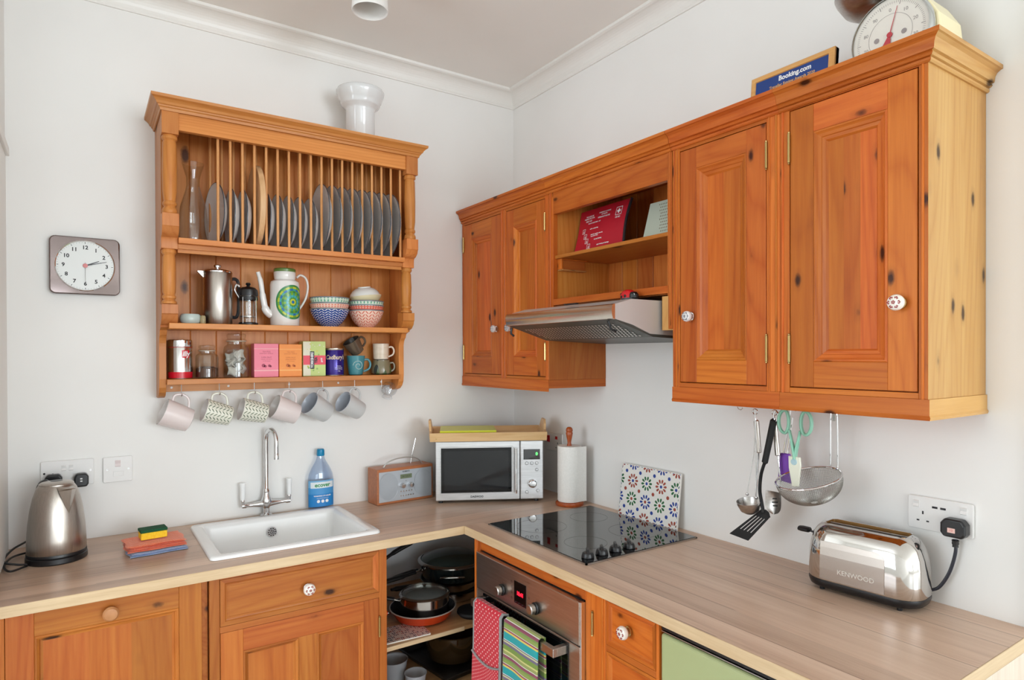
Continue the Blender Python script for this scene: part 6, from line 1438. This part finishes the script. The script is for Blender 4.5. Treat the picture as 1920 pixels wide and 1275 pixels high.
t = pan('saucepan', 'steel saucepan with glass lid standing in the orange pan', -.684, -.402, SZ + .0123, .093, .078, PS, PS, (math.radians(158), .13, .03), BLACK, 1.02)
mb = MB(); mb.lathe([(.0935, .079), (.095, .082), (.090, .086), (.086, .0865)], PS, (0, 0, 0), 48); mb.lathe([(.087, .084), (.075, .094), (.045, .103), (0, .106)], plain('lid_glass', (200, 210, 206), .03, trans=.85), (0, 0, 0), 48); mb.lathe([(.004, .104), (.006, .110), (.010, .113), (0, .115)], PS, (0, 0, 0), 16); mb.build('glass_lid', t)
t = pan('stock_pot', 'black pan at the bottom of the stack at the back of the corner shelf', -.47, -.235, SZ, .128, .034, PS, PB)
t = pan('wide_saucepan', 'dark steel pan second from the bottom of the rear stack', -.48, -.235, SZ + .038, .126, .032, PS, PB, (math.radians(188), .16, .02), BLACK, 1.05)
t = pan('wok', 'large dark wok with steel loop handle and glass lid on top of the rear stack', -.478, -.240, SZ + .074, .136, .064, plain('wok_black', (34, 42, 42), .12, coat=.4), plain('wok_inner', (60, 62, 62), .3), (math.radians(180), .20, -.02), BLACK, 1.12)
mb = MB(); mb.lathe([(.136, .062), (.141, .065), (.141, .070), (.134, .075), (.129, .0755)], PS, (0, 0, 0), 56); mb.lathe([(.133, .069), (.12, .080), (.08, .094), (0, .100)], plain('lid_glass_dark', (90, 110, 104), .03, trans=.6), (0, 0, 0), 48); mb.build('glass_lid', t)
mb = MB(); a = math.radians(-118); d = Vector((math.cos(a), math.sin(a), 0)); p = Vector((-d.y, d.x, 0))
mb.tube(spline([tuple(d * .130 + p * .045 + Vector((0, 0, .030))), tuple(d * .160 + p * .042 + Vector((0, 0, .044))), tuple(d * .165 + Vector((0, 0, .046))), tuple(d * .160 - p * .042 + Vector((0, 0, .044))), tuple(d * .130 - p * .045 + Vector((0, 0, .030)))], 6), .004, PS, 8); mb.build('loop_handle', t)
t = pan('small_pan', 'small steel pan at the bottom behind the sink cabinet side, handle pointing right', -.838, -.16, SZ, .060, .09, PS, PS, (math.radians(-8), .17, .04), BLACK)
t = pan('milk_pan', 'small milk pan stacked high behind the sink cabinet, black handle rising to the right', -.838, -.16, SZ + .093, .058, .075, PS, PS, (math.radians(-12), .16, .085), BLACK)
t = thing('magazine', 'glossy magazine lying on the front of the corner shelf under the orange pan', 'magazine', (-.815, -.488, SZ), 0)
MGM = speckle('magazine_print', (206, 190, 180), (160, 70, 56), 150, .45, .3, (1, .4, 1), (90, 84, 96))
mb = MB(); mb.box(-.078, .085, -.062, .060, 0, .005, plain('page_white', (236, 234, 224))); mb.build('pages', t); mb = MB(); mb.box(-.079, .086, -.063, .061, .005, .0055, MGM); mb.build('cover', t)
t.rotation_euler = (0, 0, math.radians(-4))
t.location = (-.812, -.480, SZ)
# lower shelf
LZ = .3135
BG = plain('brown_glass', (96, 72, 44), .06, trans=.55, coat=.3)
t = thing('baking_tray', 'dark baking tray on the lower corner shelf under the brown bowl', 'tray', (-.53, -.33, LZ), math.radians(8))
mb = MB(); mb.box(-.13, .13, -.15, .15, 0, .003, plain('tray_black', (40, 36, 34), .35)); mb.build('base', t)
mb = MB(); mb.rect_sweep(-.13, .13, -.15, .15, [(0, 0), (-.008, .025), (-.016, .025), (-.016, .022)], plain('tray_black', (40, 36, 34)), plain('tray_black', (40, 36, 34)))
for q in range(len(mb.v)): v_ = mb.v[q]; mb.v[q] = (v_[0], v_[2], v_[1])
mb.build('rim', t)
t = thing('glass_bowl', 'large brown glass casserole bowl with loop handle on the lower corner shelf', 'bowl', (-.525, -.330, LZ + .004))
mb = MB(); hollow(mb, [(.075, 0), (.095, .012), (.108, .06), (.112, .112), (.117, .116)], .004, BG, seg=48); mb.build('body', t)
mb = MB(); mb.tube(spline([(-.02, .11, .10), (-.035, .135, .118), (.0, .150, .122), (.035, .135, .118), (.02, .11, .10)], 6), .006, BG, 8); mb.build('handle', t)
t = thing('steel_pan', 'shiny steel pan behind the brown bowl on the lower shelf', 'pan', (-.325, -.15, LZ))
mb = MB(); mb.lathe([(0, 0), (.062, 0), (.066, .01), (.067, .13), (.069, .132), (.065, .13), (.063, .01), (0, .005)], PS, (0, 0, 0), 40); mb.build('body', t)
CP = plain('cup_plastic', (236, 240, 246), .15, trans=.65, ior=1.2)
def cup(x, y, label, s=1.0):
    mb = MB(); hollow(mb, [(.026 * s, 0), (.028 * s, .004), (.038 * s, .085 * s), (.040 * s, .086 * s)], .0015, CP, seg=32); return tag(mb.build('plastic_cup'), label, 'cup', loc=(x, y, LZ))
cup(-.815, -.42, 'clear plastic cup at the back left of the lower corner shelf', 1.25)
cup(-.775, -.515, 'clear plastic cup at the front of the lower corner shelf', 1.0)
mb = MB(); mb.lathe([(0, 0), (.05, 0), (.06, .012), (.058, .02), (0, .02)], MATTB, (0, 0, 0), 30)
tag(mb.build('trivet'), 'small round black trivet at the right end of the upper corner shelf', 'trivet', loc=(-.52, -.48, SZ))

# ------------------------------------------------------------------ ceiling spotlight
t = thing('ceiling_spotlight', 'white cylindrical spotlight fixed to the ceiling above the sink', 'ceiling light', (-.967, -.60, H))
WL = plain('lamp_white', (232, 230, 226), .35)
mb = MB(); mb.lathe([(0, 0), (.034, 0), (.034, -.02), (.050, -.022), (.0515, -.026), (.0515, -.095), (.056, -.098), (.0585, -.150), (.057, -.152), (.053, -.148), (.048, -.075), (0, -.07)], WL, (0, 0, 0), 48); mb.build('shade', t)
mb = MB(); mb.lathe([(0, -.072), (.020, -.073), (.030, -.082), (.031, -.087), (0, -.088)], plain('bulb_glass', (232, 232, 226), .15), (0, 0, 0), 28); mb.build('bulb', t)
